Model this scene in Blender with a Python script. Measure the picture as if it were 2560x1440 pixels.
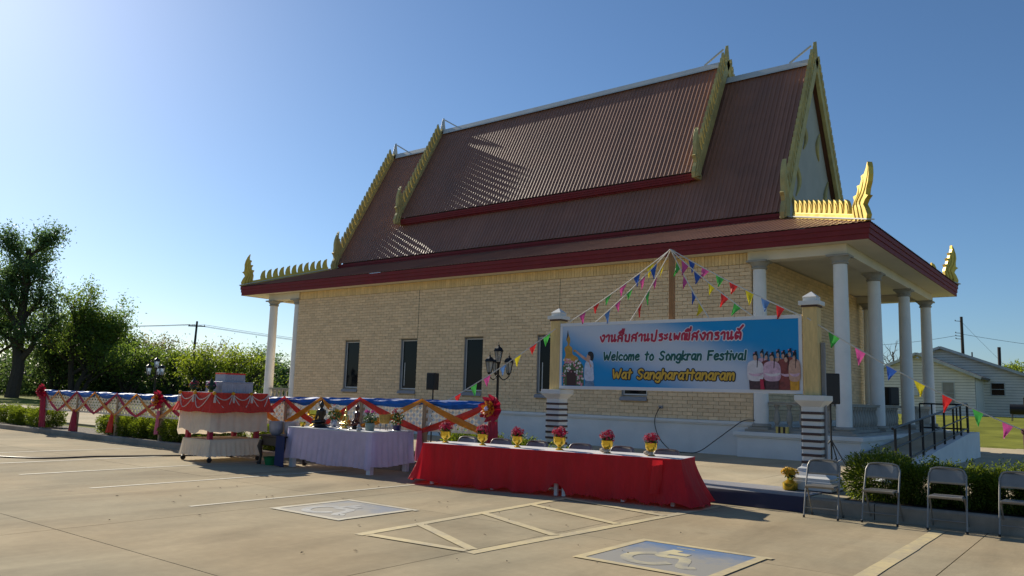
import bpy, bmesh, math, random
import numpy as np
from mathutils import Vector, Matrix
random.seed(7); np.random.seed(7)
for o in list(bpy.data.objects): bpy.data.objects.remove(o)
scene = bpy.context.scene
COL = scene.collection
rad = math.radians
# ------------------------------------------------------------------ camera
cam_d = bpy.data.cameras.new('camera'); cam = bpy.data.objects.new('camera', cam_d); COL.objects.link(cam)
F_PX = 1983.0
def _n(v): return v / np.linalg.norm(v)
_mx = _n(np.array([-2566., 192., F_PX])); _y = _n(np.array([1556., 315., F_PX]))
_z = _n(np.cross(-_mx, _y)); _x = np.cross(_y, _z)
RM = np.stack([_x, _y, _z], 1)               # world -> camera (x right, y down, z forward)
CAM = np.array([0., 0., 1.60])
m = Matrix.Identity(4)
for i in range(3):
    m[i][0] = RM[0][i]; m[i][1] = -RM[1][i]; m[i][2] = -RM[2][i]; m[i][3] = CAM[i]
cam.matrix_world = m
cam_d.sensor_width = 36; cam_d.lens = F_PX / 2560 * 36
cam_d.clip_start = 0.1; cam_d.clip_end = 3000
scene.camera = cam
# ------------------------------------------------------------------ light
SUN_AZ, SUN_EL = 167.5, 28.0                 # azimuth counter-clockwise from +X
sv = Vector((math.cos(rad(SUN_EL))*math.cos(rad(SUN_AZ)), math.cos(rad(SUN_EL))*math.sin(rad(SUN_AZ)), math.sin(rad(SUN_EL))))
world = bpy.data.worlds.new('World'); scene.world = world; world.use_nodes = True
nt = world.node_tree
sky = nt.nodes.new('ShaderNodeTexSky'); sky.sky_type = 'NISHITA'; sky.sun_disc = False
sky.sun_elevation = rad(SUN_EL); sky.sun_rotation = math.atan2(sv.x, sv.y)
sky.air_density = 1.0; sky.dust_density = 0.5; sky.ozone_density = 9.0; sky.altitude = 300
bg = nt.nodes['Background']; bg.inputs['Strength'].default_value = 0.090
tint = nt.nodes.new('ShaderNodeMix'); tint.data_type = 'RGBA'; tint.blend_type = 'MULTIPLY'; tint.inputs['Factor'].default_value = 1
tint.inputs['B'].default_value = (1.06, .955, .83, 1)      # camera white balance: slightly warm
nt.links.new(sky.outputs[0], tint.inputs['A']); nt.links.new(tint.outputs['Result'], bg.inputs['Color'])
sun_d = bpy.data.lights.new('sun', 'SUN'); sun_d.energy = 4.35; sun_d.angle = rad(0.55); sun_d.color = (1.0, 0.915, 0.755)
sun = bpy.data.objects.new('sun', sun_d); COL.objects.link(sun)
sun.rotation_euler = sv.to_track_quat('Z', 'Y').to_euler()
vs = scene.view_settings
vs.view_transform = 'Standard'; vs.look = 'None'; vs.exposure = 0.55; vs.gamma = 1.0; vs.use_curve_mapping = False
scene.render.engine = 'CYCLES'
# ------------------------------------------------------------------ materials
MATS = {}
def M(name, col, rough=.65, metal=0., var=.14, scale=2.5, bump=0., bscale=60., spec=.4, rnd=0., trans=0., col2=None, island=0., sheen=0., stretch=None, dirt=0.):
    """procedural surface: base colour + two noise scales (+ per-object / per-island variation, bump, translucency)"""
    if name in MATS: return MATS[name]
    ma = bpy.data.materials.new(name); ma.use_nodes = True; t = ma.node_tree; N = t.nodes; L = t.links
    p = N['Principled BSDF']; out = N['Material Output']
    g = N.new('ShaderNodeNewGeometry')
    pos = g.outputs['Position']
    if stretch:
        mp = N.new('ShaderNodeMapping'); mp.inputs['Scale'].default_value = stretch; L.new(pos, mp.inputs[0]); pos = mp.outputs[0]
    n1 = N.new('ShaderNodeTexNoise'); n1.inputs['Scale'].default_value = scale; n1.inputs['Detail'].default_value = 5; n1.inputs['Roughness'].default_value = .62
    L.new(pos, n1.inputs['Vector'])
    mix = N.new('ShaderNodeMix'); mix.data_type = 'RGBA'
    a = [max(0, c*(1-var)) for c in col]; b = [min(1, c*(1+var)) for c in (col2 or col)]
    mix.inputs['A'].default_value = (*a, 1); mix.inputs['B'].default_value = (*b, 1)
    rm = N.new('ShaderNodeMapRange'); rm.inputs['From Min'].default_value = .3; rm.inputs['From Max'].default_value = .7
    L.new(n1.outputs['Fac'], rm.inputs['Value']); L.new(rm.outputs[0], mix.inputs['Factor'])
    c = mix.outputs['Result']
    if rnd or island:
        hs = N.new('ShaderNodeHueSaturation'); mr = N.new('ShaderNodeMapRange')
        if rnd:
            oi = N.new('ShaderNodeObjectInfo'); src = oi.outputs['Random']; amp = rnd
        else: src = g.outputs['Random Per Island']; amp = island
        mr.inputs['To Min'].default_value = 1-amp; mr.inputs['To Max'].default_value = 1+amp
        L.new(src, mr.inputs['Value']); L.new(mr.outputs[0], hs.inputs['Value']); L.new(c, hs.inputs['Color']); c = hs.outputs['Color']
    if dirt:
        n3 = N.new('ShaderNodeTexNoise'); n3.inputs['Scale'].default_value = .9; n3.inputs['Detail'].default_value = 6; n3.inputs['Distortion'].default_value = .6
        L.new(g.outputs['Position'], n3.inputs['Vector'])
        r3 = N.new('ShaderNodeMapRange'); r3.inputs['From Min'].default_value = .45; r3.inputs['From Max'].default_value = .75; r3.inputs['To Max'].default_value = dirt
        L.new(n3.outputs['Fac'], r3.inputs['Value'])
        mx = N.new('ShaderNodeMix'); mx.data_type = 'RGBA'; mx.inputs['B'].default_value = (.10, .085, .065, 1)
        L.new(r3.outputs[0], mx.inputs['Factor']); L.new(c, mx.inputs['A']); c = mx.outputs['Result']
    L.new(c, p.inputs['Base Color'])
    rr = N.new('ShaderNodeMapRange'); rr.inputs['To Min'].default_value = max(.03, rough*.85); rr.inputs['To Max'].default_value = min(1, rough*1.15)
    L.new(n1.outputs['Fac'], rr.inputs['Value']); L.new(rr.outputs[0], p.inputs['Roughness'])
    p.inputs['Metallic'].default_value = metal; p.inputs['Specular IOR Level'].default_value = spec
    if sheen: p.inputs['Sheen Weight'].default_value = sheen
    if bump:
        n2 = N.new('ShaderNodeTexNoise'); n2.inputs['Scale'].default_value = bscale; n2.inputs['Detail'].default_value = 4
        L.new(pos, n2.inputs['Vector'])
        bp = N.new('ShaderNodeBump'); bp.inputs['Strength'].default_value = bump; bp.inputs['Distance'].default_value = .01 if bscale > 10 else .05
        L.new(n2.outputs['Fac'], bp.inputs['Height']); L.new(bp.outputs[0], p.inputs['Normal'])
    if trans:
        tr = N.new('ShaderNodeBsdfTranslucent'); ms = N.new('ShaderNodeMixShader'); ms.inputs[0].default_value = trans
        L.new(c, tr.inputs['Color']); L.new(p.outputs[0], ms.inputs[1]); L.new(tr.outputs[0], ms.inputs[2]); L.new(ms.outputs[0], out.inputs['Surface'])
    MATS[name] = ma; return ma
def nodes_mat(name):
    ma = bpy.data.materials.new(name); ma.use_nodes = True; MATS[name] = ma
    return ma, ma.node_tree.nodes, ma.node_tree.links, ma.node_tree.nodes['Principled BSDF']
# concrete of the lot: warm grey, blotchy, faint tyre streaks and per-slab tone
def concrete(name, base, slab=.05, dark=.25):
    ma, N, L, p = nodes_mat(name)
    g = N.new('ShaderNodeNewGeometry'); oi = N.new('ShaderNodeObjectInfo')
    def noise(sc, det=6, vec=None, dist=0):
        n = N.new('ShaderNodeTexNoise'); n.inputs['Scale'].default_value = sc; n.inputs['Detail'].default_value = det; n.inputs['Distortion'].default_value = dist
        L.new(vec or g.outputs['Position'], n.inputs['Vector']); return n.outputs['Fac']
    def ramp(v, a, b, c, d):
        r = N.new('ShaderNodeMapRange'); r.inputs['From Min'].default_value = a; r.inputs['From Max'].default_value = b; r.inputs['To Min'].default_value = c; r.inputs['To Max'].default_value = d
        L.new(v, r.inputs['Value']); return r.outputs[0]
    def mult(a, b):
        q = N.new('ShaderNodeMath'); q.operation = 'MULTIPLY'; L.new(a, q.inputs[0]); L.new(b, q.inputs[1]); return q.outputs[0]
    mp = N.new('ShaderNodeMapping'); mp.inputs['Scale'].default_value = (.9, .22, 1); L.new(g.outputs['Position'], mp.inputs[0])
    mp2 = N.new('ShaderNodeMapping'); mp2.inputs['Scale'].default_value = (14, 1.2, 1); L.new(g.outputs['Position'], mp2.inputs[0])
    v = mult(ramp(noise(.55, 7, None, .5), .35, .7, .86, 1.10), ramp(noise(1.4, 6, mp.outputs[0], .8), .42, .75, 1.03, 1-dark))
    v = mult(v, ramp(noise(9, 5), .3, .7, .95, 1.05)); v = mult(v, ramp(noise(3.0, 3, mp2.outputs[0]), .3, .7, .965, 1.03))
    v = mult(v, ramp(noise(160, 2), .3, .7, .94, 1.06)); v = mult(v, ramp(oi.outputs['Random'], 0, 1, 1-slab, 1+slab))
    vo = N.new('ShaderNodeTexVoronoi'); vo.inputs['Scale'].default_value = .8; vo.inputs['Randomness'].default_value = 1; L.new(g.outputs['Position'], vo.inputs['Vector'])
    v = mult(v, ramp(vo.outputs['Distance'], .015, .085, .80, 1.0))
    vo2 = N.new('ShaderNodeTexVoronoi'); vo2.inputs['Scale'].default_value = 4.5; L.new(g.outputs['Position'], vo2.inputs['Vector']); v = mult(v, ramp(vo2.outputs['Distance'], .02, .07, .90, 1.0))
    c = N.new('ShaderNodeMix'); c.data_type = 'RGBA'; c.inputs['A'].default_value = (*[x*.96 for x in base], 1); c.inputs['B'].default_value = (base[0]*1.06, base[1]*.99, base[2]*.93, 1)
    L.new(ramp(noise(.35, 4), .4, .65, 0, 1), c.inputs['Factor'])
    sc = N.new('ShaderNodeVectorMath'); sc.operation = 'SCALE'; L.new(c.outputs['Result'], sc.inputs[0]); L.new(v, sc.inputs['Scale'])
    L.new(sc.outputs[0], p.inputs['Base Color']); p.inputs['Roughness'].default_value = .95; p.inputs['Specular IOR Level'].default_value = .08
    bp = N.new('ShaderNodeBump'); bp.inputs['Strength'].default_value = .25; bp.inputs['Distance'].default_value = .004
    L.new(noise(220, 3), bp.inputs['Height']); L.new(bp.outputs[0], p.inputs['Normal'])
    return ma
# worn road paint: paint colour broken up by noise over the slab colour beneath
def paint(name, col, under, wear=.5, scale=7, grad=None):
    ma, N, L, p = nodes_mat(name)
    g = N.new('ShaderNodeNewGeometry')
    n = N.new('ShaderNodeTexNoise'); n.inputs['Scale'].default_value = scale; n.inputs['Detail'].default_value = 8; n.inputs['Roughness'].default_value = .7; L.new(g.outputs['Position'], n.inputs['Vector'])
    n2 = N.new('ShaderNodeTexNoise'); n2.inputs['Scale'].default_value = .8; n2.inputs['Detail'].default_value = 3; L.new(g.outputs['Position'], n2.inputs['Vector'])
    ad = N.new('ShaderNodeMath'); ad.operation = 'MULTIPLY_ADD'; L.new(n2.outputs['Fac'], ad.inputs[0]); ad.inputs[1].default_value = .8; L.new(n.outputs['Fac'], ad.inputs[2])
    fac = ad.outputs[0]
    if grad:      # tyres have worn the lane side more than the kerb side
        sy = N.new('ShaderNodeSeparateXYZ'); L.new(g.outputs['Position'], sy.inputs[0]); m1 = N.new('ShaderNodeMath'); m1.operation = 'MULTIPLY_ADD'; m1.inputs[1].default_value = -grad[1]; m1.inputs[2].default_value = grad[0]*grad[1]; L.new(sy.outputs['Y'], m1.inputs[0])
        a2 = N.new('ShaderNodeMath'); a2.operation = 'ADD'; L.new(fac, a2.inputs[0]); L.new(m1.outputs[0], a2.inputs[1]); fac = a2.outputs[0]
    r = N.new('ShaderNodeMapRange'); r.inputs['From Min'].default_value = .75+.35*(.5-wear); r.inputs['From Max'].default_value = 1.12+.35*(.5-wear); L.new(fac, r.inputs['Value'])
    c = N.new('ShaderNodeMix'); c.data_type = 'RGBA'; c.inputs['A'].default_value = (*col, 1); c.inputs['B'].default_value = (*under, 1)
    L.new(r.outputs[0], c.inputs['Factor']); L.new(c.outputs['Result'], p.inputs['Base Color']); p.inputs['Roughness'].default_value = .75
    return ma
CONC = (.385, .322, .214)
concrete('lot_concrete', CONC); concrete('walk_concrete', (.48, .41, .285), .03, .15); concrete('kerb_concrete', (.30, .27, .225), .04, .3)
M('joint', (.045, .04, .034), .9)
paint('line_white', (.52, .475, .365), CONC, .55); paint('line_yellow', (.58, .465, .24), CONC, .50); paint('stall_blue', (.085, .16, .30), (.27, .255, .225), .62, 3, (7.95, .5)); paint('stall_blue_worn', (.15, .18, .24), (.29, .26, .21), .72, 3, (7.75, .5))
paint('symbol_worn', (.50, .48, .42), (.28, .28, .28), .85, 5); paint('symbol_yellow', (.56, .48, .27), (.26, .25, .225), .60, 3, (7.5, .45))
M('grass', (.15, .165, .028), .95, var=.28, scale=.6, spec=.05, col2=(.20, .205, .035), bump=.6, bscale=30)
M('mulch', (.07, .045, .03), .95, var=.4, scale=20, bump=.8, bscale=90)
M('mortar', (.50, .38, .235), .9, var=.2, scale=8)
M('brick_single', (.76, .555, .335), .8, var=.10, scale=9, rnd=.10, bump=.3, bscale=150)
M('brick_many', (.76, .555, .335), .8, var=.10, scale=9, island=.10, bump=.3, bscale=150)
M('soldier', (.74, .53, .26), .8, var=.10, scale=9, rnd=.10)
M('plinth', (.72, .71, .68), .75, var=.06, scale=1.3, bump=.2, bscale=120, dirt=.12)
M('soffit', (.68, .61, .48), .75, var=.05, scale=.8, dirt=.10)
M('column', (.78, .76, .72), .6, var=.05, scale=2.2, dirt=.08)
M('cast_stone', (.33, .31, .27), .85, var=.12, scale=5, bump=.3, bscale=90, dirt=.2)
M('roof_metal', (.28, .130, .085), .50, var=.10, scale=1.2, spec=.25, rnd=.09, dirt=.22)
M('roof_core', (.10, .05, .04), .6)
M('fascia', (.20, .030, .034), .6, var=.10, scale=3, spec=.12, dirt=.12)
M('ridge', (.50, .52, .52), .5, var=.08, scale=2)
M('gold', (.62, .44, .075), .42, metal=.35, var=.16, scale=4, dirt=.18)
M('gold_faded', (.52, .43, .17), .62, metal=.1, var=.20, scale=3, dirt=.35)
M('pediment', (.42, .41, .36), .7, var=.08, scale=1.5, dirt=.1)
M('black', (.012, .012, .013), .5, var=.2)
M('dark_metal', (.02, .02, .022), .45, metal=.6, var=.2)
M('steel', (.42, .42, .43), .4, metal=.7, var=.1)
M('win_frame', (.55, .55, .54), .5, var=.06)
M('sill', (.26, .26, .27), .8, var=.1, scale=6)
def glass(name, col=(.008, .010, .012), rough=.04):
    ma, N, L, p = nodes_mat(name); g = N.new('ShaderNodeNewGeometry'); n = N.new('ShaderNodeTexNoise'); n.inputs['Scale'].default_value = 1.5; L.new(g.outputs['Position'], n.inputs['Vector'])
    b = N.new('ShaderNodeBump'); b.inputs['Strength'].default_value = .06; b.inputs['Distance'].default_value = .02; L.new(n.outputs['Fac'], b.inputs['Height']); L.new(b.outputs[0], p.inputs['Normal'])
    p.inputs['Base Color'].default_value = (*col, 1); p.inputs['Roughness'].default_value = rough; p.inputs['Specular IOR Level'].default_value = .16
    return ma
glass('window_glass')
def clear_glass(name):
    ma, N, L, p = nodes_mat(name); g = N.new('ShaderNodeNewGeometry'); n = N.new('ShaderNodeTexNoise'); n.inputs['Scale'].default_value = 9; L.new(g.outputs['Position'], n.inputs['Vector'])
    r = N.new('ShaderNodeMapRange'); r.inputs['To Min'].default_value = .2; r.inputs['To Max'].default_value = .4; L.new(n.outputs['Fac'], r.inputs['Value']); L.new(r.outputs[0], p.inputs['Roughness'])
    p.inputs['Base Color'].default_value = (.55, .57, .56, 1); p.inputs['Transmission Weight'].default_value = .7
    return ma
clear_glass('lantern_glass')
# ------------------------------------------------------------------ mesh builder
class MB:
    def __init__(s): s.v = []; s.f = []
    def add(s, vs, fs):
        k = len(s.v); s.v += [tuple(x) for x in vs]; s.f += [tuple(i+k for i in f) for f in fs]; return s
    def box(s, x0, x1, y0, y1, z0, z1):
        return s.add([(x0,y0,z0),(x1,y0,z0),(x1,y1,z0),(x0,y1,z0),(x0,y0,z1),(x1,y0,z1),(x1,y1,z1),(x0,y1,z1)],
                     [(0,3,2,1),(4,5,6,7),(0,1,5,4),(1,2,6,5),(2,3,7,6),(3,0,4,7)])
    def cbox(s, c, d, rz=0, M4=None):
        hx, hy, hz = d[0]/2, d[1]/2, d[2]/2; ca, sa = math.cos(rz), math.sin(rz)
        vs = []
        for z in (-hz, hz):
            for x, y in ((-hx,-hy),(hx,-hy),(hx,hy),(-hx,hy)):
                vs.append((c[0]+x*ca-y*sa, c[1]+x*sa+y*ca, c[2]+z))
        return s.add(vs, [(0,3,2,1),(4,5,6,7),(0,1,5,4),(1,2,6,5),(2,3,7,6),(3,0,4,7)])
    def bar(s, a, b, w, h, up=(0,0,1)):
        a = Vector(a); b = Vector(b); d = (b-a).normalized(); u = Vector(up); sd = d.cross(u)
        if sd.length < 1e-4: sd = d.cross(Vector((1,0,0)))
        sd.normalize(); u = sd.cross(d).normalized(); vs = []
        for p in (a, b):
            for x, y in ((-1,-1),(1,-1),(1,1),(-1,1)): vs.append(p+sd*(x*w/2)+u*(y*h/2))
        return s.add(vs, [(0,1,2,3)[::-1],(4,5,6,7),(0,1,5,4),(1,2,6,5),(2,3,7,6),(3,0,4,7)])
    def tube(s, pts, r, n=8, cap=True, flat=None):
        """polyline tube; r a number or one per point; flat=(axis vector, factor) squashes it along an axis"""
        pts = [Vector(p) for p in pts]; k0 = len(s.v); rs = r if isinstance(r, (list, tuple)) else [r]*len(pts)
        prev = None
        for i, p in enumerate(pts):
            d = (pts[min(i+1, len(pts)-1)]-pts[max(i-1, 0)])
            d = d.normalized() if d.length > 1e-9 else Vector((0,0,1))
            if prev is None:
                ref = Vector((0,0,1)) if abs(d.z) < .9 else Vector((1,0,0)); a = d.cross(ref).normalized()
            else:
                a = prev-d*prev.dot(d)
                a = a.normalized() if a.length > 1e-6 else d.orthogonal().normalized()
            b = d.cross(a); prev = a
            for j in range(n):
                t = 2*math.pi*j/n; q = a*math.cos(t)*rs[i]+b*math.sin(t)*rs[i]
                if flat: ax = Vector(flat[0]); q = q-ax*q.dot(ax)*(1-flat[1])
                s.v.append(tuple(p+q))
        for i in range(len(pts)-1):
            for j in range(n):
                s.f.append((k0+i*n+j, k0+i*n+(j+1)%n, k0+(i+1)*n+(j+1)%n, k0+(i+1)*n+j))
        if cap: s.f.append(tuple(k0+j for j in range(n))[::-1]); s.f.append(tuple(k0+(len(pts)-1)*n+j for j in range(n)))
        return s
    def lathe(s, prof, c=(0,0,0), n=16, sx=1, sy=1, ang=0):
        k0 = len(s.v)
        for r, z in prof:
            for j in range(n):
                t = 2*math.pi*j/n+ang; s.v.append((c[0]+r*sx*math.cos(t), c[1]+r*sy*math.sin(t), c[2]+z))
        for i in range(len(prof)-1):
            for j in range(n): s.f.append((k0+i*n+j, k0+i*n+(j+1)%n, k0+(i+1)*n+(j+1)%n, k0+(i+1)*n+j))
        s.f.append(tuple(k0+j for j in range(n))[::-1]); s.f.append(tuple(k0+(len(prof)-1)*n+j for j in range(n)))
        return s
    def ball(s, c, r, n=10, m=7, sx=1, sy=1, sz=1):
        prof = [(max(1e-4, math.sin(math.pi*i/m))*r, -math.cos(math.pi*i/m)*r*sz) for i in range(m+1)]
        return s.lathe(prof, c, n, sx, sy)
    def prism(s, poly, o, u, w, t):
        """2-D outline (a,b) -> o + a*u + b*w, extruded by vector t"""
        o = Vector(o); u = Vector(u); w = Vector(w); t = Vector(t); n = len(poly); k = len(s.v)
        for q in (o, o+t):
            for a, b in poly: s.v.append(tuple(q+u*a+w*b))
        s.f.append(tuple(range(k, k+n))); s.f.append(tuple(range(k+2*n-1, k+n-1, -1)))
        for i in range(n): s.f.append((k+i, k+n+i, k+n+(i+1)%n, k+(i+1)%n))
        return s
    def grid(s, P):
        """rows of points -> quads"""
        k = len(s.v); R_ = len(P); C_ = len(P[0])
        for r in P: s.v += [tuple(q) for q in r]
        for i in range(R_-1):
            for j in range(C_-1): s.f.append((k+i*C_+j, k+i*C_+j+1, k+(i+1)*C_+j+1, k+(i+1)*C_+j))
        return s
    def mesh(s, name, ma, smooth=False, fix=True):
        me = bpy.data.meshes.new(name); me.from_pydata(s.v, [], s.f)
        if fix:
            bm = bmesh.new(); bm.from_mesh(me); bmesh.ops.recalc_face_normals(bm, faces=bm.faces); bm.to_mesh(me); bm.free()
        me.materials.append(MATS[ma] if isinstance(ma, str) else ma)
        if smooth:
            me.polygons.foreach_set('use_smooth', [True]*len(me.polygons))
            try: me.set_sharp_from_angle(angle=rad(smooth if smooth is not True else 40))
            except Exception: pass
        return me
    def build(s, name, ma, parent=None, smooth=False, fix=True, bevel=0, **tags):
        off = woff(parent)
        if off.length > 0: s.v = [(x-off.x, y-off.y, z-off.z) for x, y, z in s.v]
        o = bpy.data.objects.new(name, s.mesh(name, ma, smooth, fix)); COL.objects.link(o); o.parent = parent
        if bevel:
            b = o.modifiers.new('bevel', 'BEVEL'); b.width = bevel; b.segments = 2; b.limit_method = 'ANGLE'; b.angle_limit = rad(40)
        tag(o, **tags); return o
def woff(o):
    v = Vector((0,0,0))
    while o is not None: v += o.location; o = o.parent
    return v
def tag(o, label=None, cat=None, group=None, kind=None):
    if label: o['label'] = label
    if cat: o['category'] = cat
    if group: o['group'] = group
    if kind: o['kind'] = kind
    return o
def thing(name, loc, label, cat, group=None, rz=0):
    o = bpy.data.objects.new(name, None); COL.objects.link(o); o.location = loc; o.rotation_euler.z = rz; o.empty_display_size = .2
    return tag(o, label, cat, group)
def inst(name, me, loc, parent=None, rot=None, scale=None, **tags):
    o = bpy.data.objects.new(name, me); COL.objects.link(o); o.parent = parent; o.location = Vector(loc)-woff(parent)
    if rot: o.rotation_euler = rot
    if scale: o.scale = scale
    return tag(o, **tags)
def copy_tree(o, parent=None):
    c = o.copy(); COL.objects.link(c); c.parent = parent
    for ch in list(o.children): copy_tree(ch, c)
    return c
def smooth_pts(pts, k=6, closed=False):
    """Catmull-Rom through the points"""
    P_ = [np.array(p, float) for p in pts]; n = len(P_); out = []
    rng = range(n) if closed else range(n-1)
    for i in rng:
        p0 = P_[(i-1) % n] if closed or i > 0 else P_[0]; p1 = P_[i]; p2 = P_[(i+1) % n]; p3 = P_[(i+2) % n] if closed or i+2 < n else P_[-1]
        for t in np.linspace(0, 1, k, endpoint=False):
            out.append(.5*((2*p1)+(-p0+p2)*t+(2*p0-5*p1+4*p2-p3)*t*t+(-p0+3*p1-3*p2+p3)*t**3))
    if not closed: out.append(P_[-1])
    return [tuple(q) for q in out]
def lerp(a, b, t): return a+(b-a)*t
def sstep(t): t = max(0, min(1, t)); return t*t*(3-2*t)
# ================================================================== SETTING
def gheight(x, y):
    h = .06 if y > 12.6 else -.08
    h += 1.05*sstep((y-33)/28)*sstep((x+45)/25)
    return h
def axis(vals): return sorted(set(vals))
gx = axis([-900,-600,-400,-300,-220,-170,-130]+list(range(-110, 60, 5))+[70,100,150,250,400,700]); gy = axis([-300,-150,-70,-30]+list(range(-20, 12, 8))+[12.5,12.7]+list(range(16, 120, 5))+[140,180,240,320,450,700,1000])
g_ = MB().grid([[(x, y, gheight(x, y)) for x in gx] for y in gy])
g_.build('ground', 'grass', smooth=True, kind='structure')
# parking lot: slabs with saw-cut joints
lot = MB().box(-44, 8, -8.4, 12.4, -.07, -.03).build('parking_lot', 'joint', kind='structure')
JX = [-44.5+3.9*i for i in range(14)]; JX = [x for x in JX if x < 8.5]
JY = [-8.25, -4.15, -.05, 4.05, 8.15, 12.33]
off = -5.5 - min(JX, key=lambda x: abs(x+5.5)); JX = [x+off for x in JX]
for i in range(len(JX)-1):
    for j in range(len(JY)-1):
        MB().box(JX[i]+.006, JX[i+1]-.006, JY[j]+.006, JY[j+1]-.006, -.06, random.uniform(-.0015, .0)).build('concrete_slab', 'lot_concrete', lot)
# painted markings (4 mm sheets on the slabs)
def strip(a, b, w, ma, name='painted_line', z=.0045, parent=lot):
    a = Vector((*a, z)); b = Vector((*b, z)); d = (b-a).normalized(); s_ = Vector((-d.y, d.x, 0))*w/2
    n = max(1, int((b-a).length/.35)); P_ = []
    for k in range(n+1):
        p = a.lerp(b, k/n); j = random.uniform(.93, 1.05); P_.append([p+s_*j, p-s_*j*random.uniform(.95, 1.05)])
    return MB().grid(P_).build(name, ma, parent, fix=False)
for x, y0, y1 in ((-20.0, 6.0, 10.8), (-17.45, 6.1, 10.4), (-15.2, 5.85, 10.6), (-12.7, 5.9, 11.0), (-10.05, 6.0, 11.3)): strip((x, y0), (x+.02, y1), .085, 'line_white')
strip((-2.1, 6.0), (-2.12, 11.95), .165, 'line_yellow')
# hatched aisle between the two reserved stalls
strip((-6.95, 6.22), (-7.24, 10.9), .135, 'line_yellow'); strip((-5.42, 6.35), (-5.14, 11.9), .135, 'line_yellow', z=.0046)
strip((-6.86, 6.31), (-5.5, 6.41), .12, 'line_yellow', z=.0085)
for a, b in (((-6.98, 7.25), (-5.5, 6.50)), ((-7.05, 8.55), (-5.40, 7.85)), ((-7.12, 9.75), (-5.32, 9.15)), ((-7.18, 10.75), (-5.24, 10.3))): strip(a, b, .13, 'line_yellow', z=.0085)
WHEEL = [[(.42,1.0),(.42,.98)], [(.40,.86),(.38,.50),(.66,.50),(.82,.14),(.95,.18)], [(.41,.68),(.62,.68)], [(.30,.58),(.14,.42),(.14,.22),(.30,.06),(.50,.06),(.64,.22)]]
def stall(c, ma_bg, ma_edge, ma_sym, sz=1.38):
    """blue square with border and wheelchair symbol, the symbol's feet towards the lane"""
    x, y = c; h = sz/2
    MB().grid([[(x-h, y-h, .0045), (x+h, y-h, .0045)], [(x-h, y+h, .0045), (x+h, y+h, .0045)]]).build('painted_square', ma_bg, lot, fix=False)
    e = .10
    for a, b in (((x-h-.05, y-h), (x+h+.06, y-h)), ((x-h-.04, y+h), (x+h+.10, y+h))): strip(a, b, e, ma_edge, z=.0085)
    for a, b in (((x-h, y-h+.05), (x-h, y+h-.05)), ((x+h, y-h+.05), (x+h, y+h-.05))): strip(a, b, e, ma_edge, z=.0085)
    mb = MB()
    for k, st in enumerate(WHEEL):
        pts = [(x-.5+.96*q[0], y-.53+1.06*q[1], .006+.0006*k) for q in (smooth_pts(st, 6) if len(st) > 4 else st)]
        mb.tube(pts, .105 if k == 0 else .062, 10, flat=((0,0,1), .012))
    mb.build('wheelchair_symbol', ma_sym, lot, smooth=True)
stall((-3.83, 7.70), 'stall_blue', 'line_yellow', 'symbol_yellow'); stall((-8.55, 7.38), 'stall_blue_worn', 'line_white', 'symbol_worn', 1.3)
# kerb (3 m castings) along the back of the lot
KP = [(-42, 10.72), (-28, 10.80), (-19, 10.90), (-15.5, 11.28), (-12, 11.80), (-9, 12.22), (-5.6, 12.34), (12, 12.38)]
def kerb_y(x):
    for (a, b), (c, d) in zip(KP, KP[1:]):
        if a <= x <= c: return lerp(b, d, (x-a)/(c-a))
    return KP[-1][1]
def kerb_z(x): return .15+.07*sstep((x+17)/8)
kerb = MB().box(-44, 12, 12.5, 12.6, -.1, .02).build('kerb', 'joint', kind='structure')
x = -42.
while x < 8:
    n_ = 4; P_ = []
    for k in range(n_+1):
        xx = x+.006+(2.988)*k/n_; yy = kerb_y(xx); z = kerb_z(xx)
        P_.append([(xx, yy-.01, -.05), (xx, yy+.005, z-.025), (xx, yy+.03, z), (xx, yy+.16, z), (xx, yy+.17, z-.25)])
    mb = MB().grid(P_); mb.f += [tuple(range(5)), tuple(range(len(mb.v)-5, len(mb.v)))]
    mb.build('kerb_stone', 'kerb_concrete', kerb); x += 3
# beds of bark mulch behind the kerb
def bed(name, x0, x1, depth):
    P_ = []; n = 40
    for k in range(n+1):
        xx = lerp(x0, x1, k/n); yy = kerb_y(xx); z = kerb_z(xx)-.03
        P_.append([(xx, yy+.14+depth*q, z+random.uniform(-.012, .015)) for q in (0, .25, .5, .75, 1)])
    MB().grid(P_).build(name, 'mulch', smooth=True, kind='structure')
bed('planting_bed', -42, -9.6, 1.5); bed('planting_bed', -3.5, 8, 1.55)
# walkway slabs up to the building
walk = MB().box(-60, 9, 13.9, 20.5, -.05, .13).build('walkway', 'joint', kind='structure')
wy = [12.52, 16.3, 20.3]
for i in range(2):
    for k in range(3): MB().box(-9.55+2.02*k+.006, -9.55+2.02*(k+1)-.006, wy[i]+(0 if i else .0)+.006, wy[i+1]-.006, -.05, .218+.0006*k).build('walk_slab', 'walk_concrete', walk)
for k in range(17): MB().box(-60+3*k+.006, -60+3*k+2.994 if k < 16 else -9.56, 13.35 if k < 15 else 13.9, 20.3, .0, .135+.085*sstep((k-11)/5)).build('walk_slab', 'walk_concrete', walk)
for k in range(4): MB().box(-3.46+3*k+.006, -3.46+3*k+2.994, 14.15, 20.3, .0, .2185).build('walk_slab', 'walk_concrete', walk)
for k in range(6): MB().box(-3.46+3*k*.9+.006, -3.46+.9*(3*k+3)-.006, 20.31, 34.5, .0, .2175).build('walk_slab', 'walk_concrete', walk)
MB().box(-5.4, -3.47, 20.31, 34.5, -.05, .2).build('walk_slab', 'walk_concrete', walk)
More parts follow.
